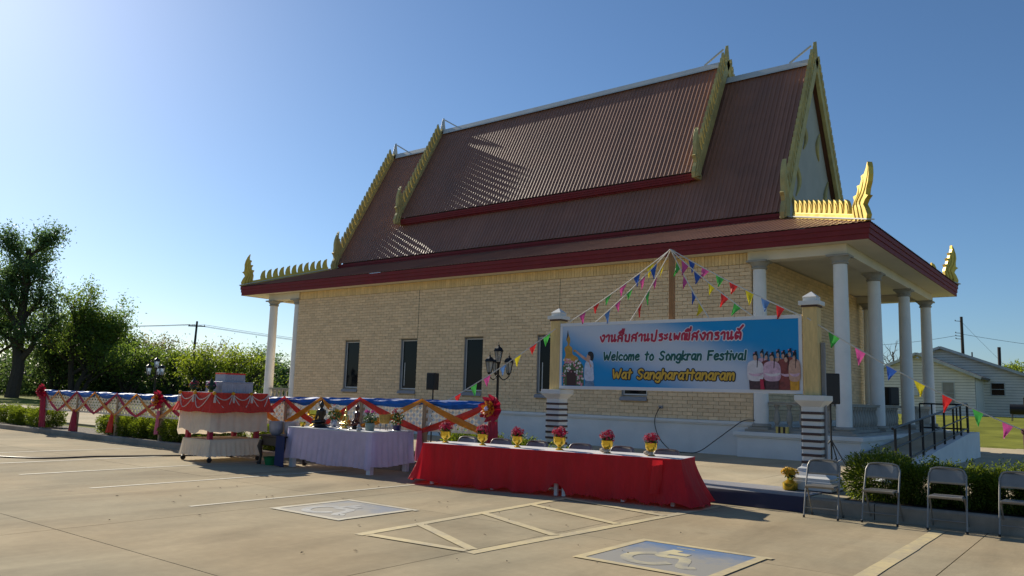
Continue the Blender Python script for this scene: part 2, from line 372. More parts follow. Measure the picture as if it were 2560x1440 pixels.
# ================================================================== TEMPLE
T = thing('temple_hall', (-17.5, 20.34, .22), 'long buff brick temple hall with steep brown metal roofs and gold flame finials', 'temple')
YW = 20.34; XL, XR = -27.09, -7.86; YB = 31.5; ZP = .22; ZB = 1.10; ZS = 5.58
EX0, EX1, EY0, EY1 = -30.6, -4.77, 19.9, 31.97
WINX = [-23.62, -20.55, -17.48, -14.41, -11.34]; WW = .39; WZ0, WZ1 = 1.71, 3.475
# plinth
mb = MB(); mb.box(XL-.06, XR+.04, YW-.07, YB+.07, ZP-.2, .985); mb.box(XL-.1, XR+.07, YW-.105, YB+.1, .985, 1.02); mb.box(XL-.12, XR+.09, YW-.13, YB+.12, 1.02, ZB)
mb.build('plinth', 'plinth', T, bevel=.008)
# brick wall: mortar backing with the window holes, core behind
wall = MB()
xs = [XL] + sum([[x-WW-.02, x+WW+.02] for x in WINX], []) + [XR]
for i in range(0, len(xs), 2): wall.box(xs[i], xs[i+1], YW+.03, YW+.2, ZB, ZS)
for x in WINX: wall.box(x-WW-.02, x+WW+.02, YW+.031, YW+.199, WZ1+.02, ZS-.001); wall.box(x-WW-.02, x+WW+.02, YW+.031, YW+.199, ZB+.001, WZ0-.02)
wall.box(XL, XR-.03, YW+.2, YB, ZB, ZS)
wall = wall.build('wall', 'mortar', T)
BL, BH, MJ = .303, .1012, .009
def brick_mb(l, h=BH-MJ, d=.06):
    e = .004; mb = MB(); a, b = l/2, h/2
    return mb.add([(-a,0+e,-b),(a,e,-b),(a,e,b),(-a,e,b),(-a,d,-b),(a,d,-b),(a,d,b),(-a,d,b),(-a+e,0,-b+e),(a-e,0,-b+e),(a-e,0,b-e),(-a+e,0,b-e)],
                  [(8,9,10,11),(0,1,9,8),(1,2,10,9),(2,3,11,10),(3,0,8,11),(0,4,5,1),(1,5,6,2),(2,6,7,3),(3,7,4,0)])
cells = []   # (x0, x1, z centre)
nrow = int((5.27-ZB)/BH); BH2 = (5.27-ZB)/nrow
VJ = [-22.05, -19.0, -15.95, -12.9]
for r in range(nrow):
    z0 = ZB+r*BH2; x = XR - (BL/2 if r % 2 else 0); row = []
    edges = [XR]+[] ; 
    e = XR
    while e > XL+.02:
        n = e-(BL/2 if (r % 2 and e == XR) else BL); n = max(n, XL); row.append((n, e)); e = n
    for a, b in row:
        zc = z0+BH2/2; segs = [(a, b)]
        for wx in WINX:
            if z0+BH2 > WZ0-.155 and z0 < WZ1+.02:
                ns = []
                lo, hi = wx-WW-.02, wx+WW+.02
                for s0, s1 in segs:
                    if s1 <= lo or s0 >= hi: ns.append((s0, s1))
                    else:
                        if s0 < lo: ns.append((s0, lo))
                        if s1 > hi: ns.append((hi, s1))
                segs = ns
        for s0, s1 in segs:
            if s1-s0 > .04: cells.append((s0, s1, zc))
full = brick_mb(BL-MJ, BH2-MJ).mesh('brick', 'brick_single')
cells.sort(key=lambda c: -c[0]); many = MB(); nsing = 0
for s0, s1, zc in cells:
    dy = random.uniform(-.003, .003)
    if nsing < 298 and not (-9.6 < s0 < -8.0 and 1.9 < zc < 3.0):
        me = full if s1-s0 > BL-.002 else brick_mb(s1-s0-MJ, BH2-MJ).mesh('brick', 'brick_single')
        inst('brick', me, ((s0+s1)/2, YW+dy, zc), wall); nsing += 1
    else:
        b = brick_mb(s1-s0-MJ, BH2-MJ); many.add([(x+(s0+s1)/2, y+YW+dy, z+zc) for x, y, z in b.v], b.f)
many.build('bricks', 'brick_many', wall, fix=False, kind='stuff')
# soldier course under the soffit
sold = MB(); n = int((XR-XL)/.1)
sm = None
b = brick_mb(.0925, .295); sm = b.mesh('soldier_brick', 'soldier')
for k in range(n): inst('soldier_brick', sm, (XL+.05+(XR-XL-.1)*k/(n-1), YW-.004+random.uniform(-.003, .003), 5.425), wall)
# end wall in the front porch (faces +X): bricks as one mass, in deep shade
eb = MB()
for r in range(int((ZS-ZB)/BH)):
    y = YW-(BL/2 if r % 2 else 0)
    while y < YB-.02:
        a = max(y, YW); c = min(y+BL, YB); b = brick_mb(c-a-MJ)
        if c-a > .05: eb.add([(XR-.002-q[1]+.03, (a+c)/2+q[0], ZB+r*BH+BH/2+q[2]) for q in b.v], b.f)
        y += BL
eb.build('bricks', 'brick_many', wall, kind='stuff')
# windows
for i, x in enumerate(WINX):
    fr = MB(); y0, y1 = YW+.085, YW+.125
    for a, b, c, d in ((x-WW, x-WW+.035, WZ0, WZ1), (x+WW-.035, x+WW, WZ0, WZ1)): fr.box(a, b, y0, y1, c, d)
    for c, d in ((WZ0, WZ0+.04), (WZ1-.035, WZ1)): fr.box(x-WW+.035, x+WW-.035, y0+.001, y1-.001, c, d)
    f = fr.build('window', 'win_frame', T)
    MB().box(x-WW+.034, x+WW-.034, YW+.10, YW+.112, WZ0+.039, WZ1-.034).build('pane', 'window_glass', f)
    if i in (1, 3): MB().box(x-WW+.12, x-WW+.15, YW+.094, YW+.0995, WZ0+.12, WZ0+.95).build('white_strip', 'win_frame', f)  # thin pale upright strip just in front of the pane
    sl = MB(); sl.prism([(-.07,0),(.1,0),(.1,.135),(-.03,.10)], (x-WW-.06, YW, WZ0-.155), (0,1,0), (0,0,1), (2*WW+.09,0,0)); sl.build('sill', 'sill', f)
    MB().box(x-WW-.019, x-WW, YW+.02, YW+.19, WZ0-.015, WZ1+.015).build('reveal', 'sill', f)
    MB().box(x-WW-.15, x+WW+.15, YW-.001, YW+.05, WZ1+.022, WZ1+.030).build('lintel', 'joint', f)
for xj in (WINX[1]+WW+.03, WINX[3]+WW+.03):
    MB().box(xj-.006, xj+.006, YW-.0045, YW+.04, WZ1+.06, 5.27).box(xj-.005, xj+.007, YW-.0046, YW+.04, ZB+.002, WZ0-.17).build('control_joint', 'joint', wall)
# outlet box on the wall
MB().box(-10.53, -10.41, YW-.04, YW+.01, 1.36, 1.44).build('outlet_box', 'sill', T)
# soffit and fascia of the skirt roof
MB().box(EX0+.03, EX1-.03, EY0+.03, EY1-.03, ZS, ZS+.05).build('soffit', 'soffit', T)
fz = [(ZS-.005, ZS+.13, .0), (ZS+.13, ZS+.26, .022), (ZS+.26, ZS+.385, .044)]
for z0, z1, pr in fz:
    mb = MB(); mb.box(EX0-pr, EX1+pr, EY0-pr, EY0+.03, z0, z1); mb.box(EX0-pr, EX1+pr, EY1-.03, EY1+pr, z0, z1)
    mb.box(EX1-.03, EX1+pr, EY0+.031, EY1-.031, z0+.001, z1-.001); mb.box(EX0-pr, EX0+.03, EY0+.031, EY1-.031, z0+.001, z1-.001)
    mb.build('fascia_board', 'fascia', T, bevel=.006)
# beams over the colonnades
mb = MB(); CX0, CX1 = -28.9, -5.6
mb.box(XR-.05, CX1+.21, YW-.06, YW+.36, 5.32, ZS); mb.box(CX1-.21, CX1+.211, YW+.36, 31.05, 5.321, ZS-.001); mb.box(XR-.05, CX1-.21, 30.65, 31.04, 5.322, ZS-.002)
mb.build('beam', 'soffit', T, bevel=.01)
mb = MB(); mb.box(CX0-.21, XL+.05, YW-.06, YW+.36, 5.32, ZS); mb.box(CX0-.212, CX0+.212, YW+.36, 31.05, 5.321, ZS-.001); mb.build('beam', 'soffit', T, bevel=.01)
# columns
def column_mb():
    mb = MB(); n = 24
    mb.lathe([(.185,1.07),(.188,1.6),(.184,2.6),(.176,3.8),(.166,5.0),(.166,5.09)], n=n); return mb
cm = column_mb().mesh('column', 'column', smooth=True)
cap = MB().lathe([(.166,0),(.20,.02),(.205,.05),(.18,.065),(.185,.09),(.25,.17),(.26,.185)], n=24).lathe([(.3,.185),(.37,.185),(.37,.235),(.3,.235)], n=4, ang=math.pi/4).mesh('capital', 'cast_stone', smooth=35)
bas = MB().lathe([(.2,.15),(.24,.14),(.255,.09),(.235,.06),(.26,.05)], n=24).lathe([(.36,0),(.36,.055)], n=4, ang=math.pi/4).mesh('column_base', 'cast_stone', smooth=35)
def column(x, y, dz=0):
    c = inst('column', cm, (x, y, 0), T)
    inst('capital', cap, (x, y, 5.085), c); inst('column_base', bas, (x, y, .925), c); return c
for y in (YW+.13, 23.75, 27.5, 30.85): column(-5.6, y)
column(-7.62, YW+.02); column(-7.5, 30.85)
for y in (YW+.1, 24, 27.5, 30.85): column(-28.92, y)
column(-27.3, YW+.16)
# porch plinth and floor
mb = MB(); mb.box(-8.15, -5.12, YW-.30, 31.3, .1, .72); mb.box(-8.19, -5.09, YW-.34, 31.34, .72, .76); mb.box(-8.22, -5.05, YW-.38, 31.38, .76, .86); mb.build('porch_plinth', 'plinth', T, bevel=.008)
mb = MB(); mb.box(-7.98, -5.24, YW-.2, 31.2, .86, .925); mb.build('porch_floor', 'cast_stone', T)
mb = MB(); mb.box(-29.3, -27.2, YW-.25, 31.3, .1, .86); mb.box(-29.36, -27.21, YW-.31, 31.36, .86, .92); mb.build('porch_plinth', 'plinth', T, bevel=.008)
# balustrades
bal = MB().lathe([(.07,0),(.07,.05),(.045,.07),(.07,.14),(.085,.22),(.07,.32),(.045,.42),(.04,.48),(.055,.50),(.07,.53),(.07,.58)], n=12).mesh('baluster', 'cast_stone', smooth=45)
def balustrade(a, b, z=.925, n=None):
    a = Vector((*a, 0)); b = Vector((*b, 0)); d = (b-a); L_ = d.length; d.normalize()
    r = MB().bar((a.x, a.y, z+.665), (b.x, b.y, z+.665), .22, .05).bar((a.x, a.y, z+.70), (b.x, b.y, z+.70), .26, .022).bar((a.x, a.y, z+.03), (b.x, b.y, z+.03), .2, .06).build('balustrade', 'cast_stone', T)
    n = n or max(2, int(L_/.24))
    for k in range(n):
        p = a+d*(L_*(k+.5)/n); inst('baluster', bal, (p.x, p.y, z+.06), r)
balustrade((-7.4, YW+.1), (-5.8, YW+.1), n=5); balustrade((-5.6, 20.72), (-5.6, 23.5)); balustrade((-5.6, 24.0), (-5.6, 25.9)); balustrade((-5.6, 28.2), (-5.6, 30.6)); balustrade((-7.3, 30.85), (-5.8, 30.85))
balustrade((-28.7, YW+.1), (-27.3, YW+.1), z=.92); balustrade((-28.92, 20.7), (-28.92, 23.8), z=.92)
# ---- roofs
def rib_profile(w, n=6):
    q = w/n; out = []
    for i in range(n): out += [(i*q, 0), (i*q+.045, .015), (i*q+.062, .017), (i*q+.072, 0)]
    return out+[(w-.0005, 0)]
def slope_panels(x0, x1, yb, zb, yr, zr, name, lift=.012, n=None):
    """ribbed metal sheets on the front slope, one object per sheet"""
    L_ = math.hypot(yr-yb, zr-zb); ang = math.atan2(zr-zb, yr-yb); n = n or round((x1-x0)/.93); w = (x1-x0)/n
    prof = rib_profile(w)
    mb = MB().grid([[(px, 0, pz) for px, pz in prof], [(px, L_, pz) for px, pz in prof]])
    me = mb.mesh('roof_panel', 'roof_metal', fix=False)
    par = MB().prism([(yb+.02, zb-.06), (yr, zr-.08), (2*yr-yb-.02, zb-.06)], (x0+.35, 0, 0), (0,1,0), (0,0,1), (x1-x0-.7, 0, 0)).build(name, 'roof_core', T)
    nrm = Vector((0, -math.sin(ang), math.cos(ang)))*lift
    for k in range(n):
        inst('roof_panel', me, (x0+k*w, yb+nrm.y, zb+nrm.z), par, rot=(ang, 0, 0))
    # rear slope as one sheet
    mb = MB()
    for k in range(n):
        mb.grid([[(x0+k*w+px, 2*yr-yb+math.sin(ang)*(pz+lift), zb+math.cos(ang)*(pz+lift)) for px, pz in prof], [(x0+k*w+px, yr+math.sin(ang)*(pz+lift), zr+math.cos(ang)*(pz+lift)) for px, pz in prof]])
    mb.build('rear_roof_sheet', 'roof_metal', T, fix=False)
    return par
YC = 25.92
LX0, LX1, LYB, LZB, LZR = -27.75, -7.72, 22.73, 7.17, 12.92
UX0, UX1, UYB, UZB, UZR = -24.62, -10.80, 23.42, 9.02, 13.58
lowr = slope_panels(LX0, LX1, LYB, LZB, YC, LZR, 'lower_roof')
uppr = slope_panels(UX0, UX1, UYB, UZB, YC, UZR, 'upper_roof')
# skirt roof sheets, trimmed on the hips
SK0 = (EY0-.07, ZS+.40); SK1 = (22.85, 7.0); sl = (SK1[1]-SK0[1])/(SK1[0]-SK0[0]); RUN = SK1[0]-SK0[0]
X0s, X1s = EX0-.07, EX1+.07; Y0s, Y1s = EY0-.07, EY1+.07
skirt = MB().grid([[(X0s+.02, Y0s+.02, SK0[1]-.012), (X1s-.02, Y0s+.02, SK0[1]-.012)], [(X0s+RUN, Y0s+RUN, SK1[1]-.012), (X1s-RUN, Y0s+RUN, SK1[1]-.012)]])
skirt.grid([[(X1s-.02, Y0s+.02, SK0[1]-.0121), (X1s-.02, Y1s-.02, SK0[1]-.012)], [(X1s-RUN, Y0s+RUN, SK1[1]-.0121), (X1s-RUN, Y1s-RUN, SK1[1]-.012)]])
skirt.grid([[(X0s+.02, Y1s-.02, SK0[1]-.012), (X0s+.02, Y0s+.02, SK0[1]-.0121)], [(X0s+RUN, Y1s-RUN, SK1[1]-.012), (X0s+RUN, Y0s+RUN, SK1[1]-.0121)]])
skirt.grid([[(X1s-.02, Y1s-.02, SK0[1]-.0122), (X0s+.02, Y1s-.02, SK0[1]-.0122)], [(X1s-RUN, Y1s-RUN, SK1[1]-.0122), (X0s+RUN, Y1s-RUN, SK1[1]-.0122)]])
skirt = skirt.build('skirt_roof', 'roof_core', T)
w = .93; prof = rib_profile(w)
def skirt_panels(length, place, rib=True):
    n = round(length/w); ww = length/n; out = []
    for k in range(n):
        rows = []
        for px, pz in prof:
            s_ = k*ww+px*ww/w; run = min(RUN, s_, length-s_)
            rows.append((s_, pz, max(.0, run)))
        out.append(rows)
    return out
full_me = {}
for rows in skirt_panels(X1s-X0s, None):
    mb = MB().grid([[(X0s+s_, Y0s, SK0[1]+pz) for s_, pz, r in rows], [(X0s+s_, Y0s+r, SK0[1]+pz+r*sl) for s_, pz, r in rows]])
    mb.build('roof_panel', 'roof_metal', skirt, fix=False)
for rows in skirt_panels(Y1s-Y0s, None):
    mb = MB().grid([[(X1s, Y0s+s_, SK0[1]+pz) for s_, pz, r in rows], [(X1s-r, Y0s+s_, SK0[1]+pz+r*sl) for s_, pz, r in rows]])
    mb.build('roof_panel', 'roof_metal', skirt, fix=False)
mb = MB()
for rows in skirt_panels(Y1s-Y0s, None): mb.grid([[(X0s, Y0s+s_, SK0[1]+pz) for s_, pz, r in rows], [(X0s+r, Y0s+s_, SK0[1]+pz+r*sl) for s_, pz, r in rows]])
for rows in skirt_panels(X1s-X0s, None): mb.grid([[(X0s+s_, Y1s, SK0[1]+pz) for s_, pz, r in rows], [(X0s+s_, Y1s-r, SK0[1]+pz+r*sl) for s_, pz, r in rows]])
mb.build('rear_roof_sheet', 'roof_metal', T, fix=False)
# hip caps
for (ax, ay, bx, by) in ((X1s, Y0s, X1s-RUN, Y0s+RUN), (X0s, Y0s, X0s+RUN, Y0s+RUN), (X1s, Y1s, X1s-RUN, Y1s-RUN)):
    MB().bar((ax, ay, SK0[1]+.045), (bx, by, SK1[1]+.045), .2, .03).build('hip_cap', 'ridge', T)
# lower and upper roof fascias (three lapped boards each)
for x0, x1, yb, zb, hh in ((LX0+.05, LX1-.05, LYB, LZB, .30), (UX0+.05, UX1-.05, UYB, UZB, .22)):
    for k in range(3):
        z1 = zb-.035-hh*k/3; z0 = z1-hh/3; pr = .05-.02*k
        MB().box(x0, x1, yb-pr+.04, yb+.12, z0, z1).build('fascia_board', 'fascia', T, bevel=.005)
        MB().box(x0, x1, 2*YC-yb-.12, 2*YC-yb+pr-.04, z0, z1).build('fascia_board', 'fascia', T)
MB().box(UX0+.3, UX1-.3, UYB+.1, 2*YC-UYB-.1, UZB-.30, UZB-.26).build('soffit', 'fascia', T)
# ridge caps
for x0, x1, z in ((LX0+.2, UX0+.1, LZR), (UX1-.1, LX1-.2, LZR), (UX0+.15, UX1-.2, UZR)):
    MB().prism([(-.17,-.16),(-.15,-.10),(-.06,.09),(.06,.09),(.15,-.10),(.17,-.16),(.05,.05),(-.05,.05)], (x0, YC, z+.04), (0,1,0), (0,0,1), (x1-x0,0,0)).build('ridge_cap', 'ridge', T)
# pediments (recessed gable walls)
for x, yb, zb, zr in ((LX1-.36, LYB+.1, LZB-.3, LZR-.25), (UX1-.36, UYB+.2, UZB-.2, UZR-.3)):
    MB().prism([(yb, zb), (YC, zr), (2*YC-yb, zb)], (x, 0, 0), (0,1,0), (0,0,1), (.16,0,0)).build('pediment', 'pediment', T)
# carved scrolls on the front pediment
px = LX1-.20
for (cy, cz, s_, fl) in ((24.3, 8.6, 1, 1), (27.5, 8.6, 1, -1), (25.1, 10.2, .8, 1), (26.7, 10.2, .8, -1), (23.9, 7.6, .7, 1), (27.9, 7.6, .7, -1)):
    pts = [(px+.02, cy+fl*s_*.28*math.sin(t*1.3), cz+s_*(t-1.4)*.42) for t in np.linspace(0, 2.9, 12)]
    MB().tube(pts, [.02+.07*math.sin(math.pi*i/11) for i in range(12)], 6).build('carved_scroll', 'gold_faded', T, smooth=True)
FLAME = [(.0,0),(-.03,.10),(.03,.22),(.09,.30),(.05,.37),(-.02,.42),(.05,.45),(.06,.55),(.05,.66),(.08,.78),(.14,.90),(.22,1.0),(.205,.90),(.215,.82),(.29,.80),(.255,.74),(.265,.66),(.345,.66),(.30,.59),(.315,.51),(.40,.50),(.355,.43),(.385,.33),(.37,.20),(.33,.12),(.42,.10),(.42,0)]
TOOTH = [(0,0),(-.01,.10),(.015,.20),(.06,.275),(.15,.31),(.145,.22),(.155,.12),(.185,0)]
def flame(name, o, u, h, ma, t=.11, wid=1.0, parent=T, lean=0.):
    """flame finial: outline in the vertical plane of u with raised leaf ridges on both faces"""
    u = Vector(u).normalized(); s_ = Vector((-u.y, u.x, 0)); o = Vector(o)
    mb = MB().prism([((a-lean*b*b)*h*wid, b*h) for a, b in FLAME], o-s_*t/2, u, (0,0,1), s_*t)
    for pts in ([(.08,.02),(.14,.22),(.20,.36),(.12,.50),(.10,.68),(.13,.84),(.20,.97)], [(.18,.04),(.24,.24),(.29,.38),(.20,.52),(.19,.68),(.25,.79)], [(.28,.06),(.33,.22),(.36,.34),(.28,.46),(.27,.56),(.32,.65)]):
        q = smooth_pts(pts, 3); n = len(q)
        for sg in (-1, 1): mb.tube([o+u*((a-lean*b*b)*h*wid)+Vector((0,0,b*h))+s_*(sg*t*.48) for a, b in q], [h*.026*(1-.75*k/n) for k in range(n)], 6)
    return mb.build(name, ma, parent)
tooth_me = {}
def teeth(a, b, n, up, side, ma, parent, size=1.0, t=.07):
    """row of small flame teeth from a to b"""
    a = Vector(a); b = Vector(b); d = (b-a).normalized(); up = Vector(up).normalized(); side = Vector(side).normalized()
    key = (tuple(round(q, 3) for q in (*d, *up)), ma, size)
    if key not in tooth_me:
        mb = MB().prism([(p*size, q*size) for p, q in TOOTH], -side*t/2, d, up, side*t)
        mb.prism([(.03*size+p*size*.62, q*size*.8) for p, q in TOOTH], -side*(t*.5+.018), d, up, side*(t+.036))
        tooth_me[key] = mb.mesh('crest_tooth', ma)
    for k in range(n): inst('crest_tooth', tooth_me[key], a.lerp(b, k/n), parent)
def barge(x, yb, zb, zr, ma, face, n, flame_h):
    """gable edge: board on both slopes, flame teeth, apex finial, end flames"""
    for sgn in (-1, 1):
        y0 = YC+sgn*(YC-yb+.10); a = Vector((x, y0, zb-.12)); b = Vector((x, YC, zr+.13)); d = (b-a).normalized(); nrm = Vector((0, d.z*sgn, abs(d.y)))
        bd = MB().bar(a-nrm*.07, b-nrm*.07, .12, .29, up=nrm)
        bd.bar(a+nrm*.085, b+nrm*.085, .17, .05, up=nrm)
        bd = bd.build('bargeboard', ma, T, bevel=.012)
        up = (nrm*.80+d*.6).normalized()
        teeth(a+d*.45+nrm*.09, b-d*.15+nrm*.09, n, up, (1,0,0), ma, bd, 1.25, .09)
        o = Vector((x, y0+sgn*.16, zb-.26))
        flame('end_flame', o, (0, -sgn, 0), flame_h, ma, .12, .68)
    ap = [(-.13,-.35),(-.15,.0),(-.08,.28),(-.03,.55),(.03,.78),(.05,.55),(.09,.28),(.15,0),(.13,-.35)]
    MB().prism([(p*.7, q*.62) for p, q in ap], (x-.06, YC, zr+.24), (0,1,0), (0,0,1), (.12,0,0)).build('apex_finial', 'gold_faded' if face > 0 else 'ridge', T, bevel=.01)
    MB().bar((x-face*.12, YC, zr+.60), (x-face*.85, YC, zr+.16), .05, .05).bar((x-face*.1, YC, zr+.10), (x-face*.95, YC, zr+.115), .09, .05).build('finial_brace', 'ridge', T)
barge(LX1, LYB, LZB, LZR, 'gold_faded', 1, 23, 1.85); barge(UX1, UYB, UZB, UZR, 'gold_faded', 1, 18, 1.75)
barge(LX0, LYB, LZB, LZR, 'gold_faded', -1, 23, 1.75); barge(UX0, UYB, UZB, UZR, 'gold_faded', -1, 18, 1.7)
# hip crests with corner flames
def hip_crest(cx, cy, dx, dy, ma, n=11, wid=.85, lean=0.):
    d = Vector((dx, dy, 0)).normalized(); o = Vector((cx, cy, SK0[1]+.05)); L_ = 3.45; rise = sl*L_*.72
    a = o+d*.15; b = o+d*(L_+.2)+Vector((0,0,rise)); s_ = Vector((-d.y, d.x, 0))
    bar = MB().bar(a+Vector((0,0,.08)), b+Vector((0,0,.08)), .13, .17).build('hip_crest', ma, T, bevel=.012)
    dd = (b-a).normalized()
    teeth(a+dd*.62+Vector((0,0,.155)), b+Vector((0,0,.155)), n, (0,0,1), s_, ma, bar, 1.25, .09)
    flame('corner_flame', o-d*.02+Vector((0,0,-.02)), d, 1.42, ma, .13, wid, lean=lean)
hip_crest(X1s-.08, Y0s+.08, -1, 1, 'gold', 11, 1.15, .30); hip_crest(X0s+.08, Y0s+.08, 1, 1, 'gold'); hip_crest(X1s-.08, Y1s-.08, -1, -1, 'gold', 11, .9, .1)
# things left in the porch
t_ = thing('storage_jar', (-6.35, 20.75, .925), 'squat black jar standing behind the porch balusters', 'jar')
MB().lathe([(.09,0),(.15,.08),(.17,.17),(.13,.25),(.09,.27),(.12,.30)], (-6.35, 20.75, .925), 16).build('jar_body', 'black', t_, smooth=True)
MB().lathe([(.10,0),(.07,.05),(.05,.12),(.02,.15)], (-6.35, 20.75, 1.225), 12).build('lid', 'black', t_, smooth=True)
M('yellow_card', (.55, .42, .12), .7)
t_ = thing('striped_carton', (-6.98, 20.05, .86), 'small yellow and black striped carton on the porch ledge', 'carton')
for k in range(5): MB().box(-7.12+.06*k, -7.06+.06*k, 20.0, 20.1, .862, 1.02).build('stripe_panel', 'yellow_card' if k % 2 == 0 else 'black', t_)
# ramp and railing
RX0, RX1 = -5.05, -3.66
def ramp_z(y): return .22+.66*max(0, min(1, (y-15.6)/10.0))
mb = MB(); ys = [15.6, 18, 21, 24, 25.6, 27.3]
mb.grid([[(RX0, y, ramp_z(y)), (RX1-.16, y, ramp_z(y))] for y in ys]); 
ramp = mb.build('ramp', 'walk_concrete', kind='structure')
for x0, x1 in ((RX1-.18, RX1),):
    mb = MB(); mb.grid([[(x0, y, ramp_z(y)+.05), (x1, y, ramp_z(y)+.05), (x1, y, .1)] for y in ys]); mb.grid([[(x0, y, .1), (x0, y, ramp_z(y)+.05)] for y in ys])
    mb.f += [(len(mb.v)-2, len(mb.v)-1, 3*len(ys)-3, 3*len(ys)-2, 3*len(ys)-1)]
    mb.build('ramp_wall', 'plinth', ramp)
MB().box(RX0, RX1-.005, 27.3, 27.42, .1, .93).build('ramp_wall', 'plinth', ramp)
rl = thing('ramp_railing', (RX1-.09, 17.2, .3), 'dark metal pipe railing along the outer edge of the ramp', 'railing')
yp = [17.2, 18.5, 19.8, 21.1, 22.4, 23.7, 24.8, 25.9]
for y in yp: MB().tube([(RX1-.09, y, ramp_z(y)+.03), (RX1-.09, y, ramp_z(y)+.86)], .025, 8).build('railing_post', 'dark_metal', rl, smooth=True)
for hgt in (.86, .48, .16): MB().tube([(RX1-.09, y, ramp_z(y)+hgt) for y in (17.0 if hgt > .8 else 17.2, 25.6, 25.9)], .026 if hgt > .8 else .018, 8).build('handrail' if hgt > .8 else 'rail', 'dark_metal', rl, smooth=True)
rl = thing('landing_railing', (-4.4, 26.0, .88), 'short level railing across the top landing of the ramp', 'railing')
for x in (-5.0, -4.68, -4.36, -4.04, -3.76): MB().tube([(x, 26.1, .88), (x, 26.1, 1.72)], .022, 8).build('railing_post', 'dark_metal', rl, smooth=True)
for hgt in (.84, .15): MB().tube([(-5.0, 26.1, .88+hgt), (-3.75, 26.1, .88+hgt)], .022, 8).build('handrail', 'dark_metal', rl, smooth=True)
# ================================================================== SIGN WITH BANNER
M('wood_post', (.66, .47, .20), .7, var=.16, scale=5, stretch=(6, 6, .8), dirt=.15); M('pole_wood', (.30, .15, .06), .7, var=.2, scale=6, stretch=(6, 6, .8))
M('white_paint', (.66, .65, .62), .6, var=.05, scale=3, dirt=.1); M('band', (.075, .045, .04), .7, var=.2)
M('banner_frame', (.66, .66, .67), .55, var=.04, scale=3)
SY = 13.50
S = thing('festival_sign', (-6.7, SY, .22), 'large blue festival banner with Thai and English lettering between two striped posts', 'sign')
def sign_post(x, zt):
    p = MB().cbox((x, SY, (.62+1.52)/2), (.30, .30, .90)).build('sign_post', 'white_paint', S, bevel=.006)
    cp = MB(); sq = math.pi/4; r2 = math.sqrt(2)
    cp.lathe([(.15*r2,1.50),(.155*r2,1.56),(.235*r2,1.655),(.24*r2,1.66),(.24*r2,1.745)], (x, SY, 0), 4, ang=sq); cp.build('capital', 'white_paint', p, bevel=.005)
    ba = MB(); ba.lathe([(.36*r2,.22),(.36*r2,.38),(.33*r2,.38),(.33*r2,.43),(.27*r2,.46),(.22*r2,.53),(.21*r2,.57),(.165*r2,.60),(.16*r2,.635)], (x, SY, 0), 4, ang=sq); ba.build('post_base', 'white_paint', p, bevel=.006)
    MB().lathe([(.375*r2,.22),(.375*r2,.245)], (x, SY, 0), 4, ang=sq).build('base_band', 'band', p)
    for k in range(8): MB().cbox((x, SY, 1.46-.113*k), (.325, .325, .042)).build('dark_band', 'band', p)
    MB().cbox((x, SY, (1.745+zt-.22)/2), (.235, .235, zt-.22-1.745)).build('wood_shaft', 'wood_post', p, bevel=.006)
    c2 = MB().cbox((x, SY, zt-.205), (.27, .27, .03)).build('collar', 'band', p)
    c2 = MB(); c2.cbox((x, SY, zt-.155), (.335, .335, .07)); c2.lathe([(.11*r2,0),(.11*r2,.06),(.12*r2,.07),(.001,.17)], (x, SY, zt-.12), 4, ang=sq); c2.build('post_cap', 'white_paint', p, bevel=.004)
    return p
sign_post(-9.30, 3.37); sign_post(-4.17, 3.43)
BX0, BX1, BZ0, BZ1 = -9.17, -4.30, 1.765, 3.085; BY = SY-.12
fr = MB()
fr.box(BX0, BX1, BY-.01, BY+.05, BZ0, BZ0+.06); fr.box(BX0, BX1, BY-.01, BY+.05, BZ1-.06, BZ1); fr.box(BX0, BX0+.055, BY-.009, BY+.049, BZ0+.06, BZ1-.06); fr.box(BX1-.055, BX1, BY-.009, BY+.049, BZ0+.06, BZ1-.06)
fr.box(BX0+.02, BX1-.02, BY+.05, BY+.07, BZ0+.02, BZ1-.02)
fr.build('banner_frame', 'banner_frame', S, bevel=.004)
# banner print: blue ground paling to lilac-grey through the middle
ma, N, L, p = nodes_mat('banner_print')
g = N.new('ShaderNodeNewGeometry'); sx = N.new('ShaderNodeSeparateXYZ'); L.new(g.outputs['Position'], sx.inputs[0])
def mr(v, a, b, c, d):
    r = N.new('ShaderNodeMapRange'); r.interpolation_type = 'SMOOTHSTEP'; r.inputs[1].default_value = a; r.inputs[2].default_value = b; r.inputs[3].default_value = c; r.inputs[4].default_value = d; L.new(v, r.inputs[0]); return r.outputs[0]
def op(o_, a, b):
    q = N.new('ShaderNodeMath'); q.operation = o_
    for i_, v_ in ((0, a), (1, b)):
        if isinstance(v_, (int, float)): q.inputs[i_].default_value = v_
        else: L.new(v_, q.inputs[i_])
    return q.outputs[0]
# diagonal coordinate: pale band runs from upper left to lower right
diag = op('ADD', op('MULTIPLY', op('ADD', sx.outputs['X'], 6.7), .42), op('MULTIPLY', op('ADD', sx.outputs['Z'], -2.42), 1.15))
band = op('SUBTRACT', 1.0, op('MINIMUM', 1.0, op('ABSOLUTE', op('MULTIPLY', diag, .95), 0)))
nz = N.new('ShaderNodeTexNoise'); nz.inputs['Scale'].default_value = 1.6; L.new(g.outputs['Position'], nz.inputs['Vector'])
band = mr(op('ADD', band, op('MULTIPLY', op('SUBTRACT', nz.outputs['Fac'], .5), .25)), .12, .85, 0, 1)
c = N.new('ShaderNodeMix'); c.data_type = 'RGBA'; c.inputs['A'].default_value = (.004, .25, .56, 1); c.inputs['B'].default_value = (.50, .55, .64, 1)
L.new(band, c.inputs['Factor']); L.new(c.outputs['Result'], p.inputs['Base Color']); p.inputs['Roughness'].default_value = .4; p.inputs['Specular IOR Level'].default_value = .3
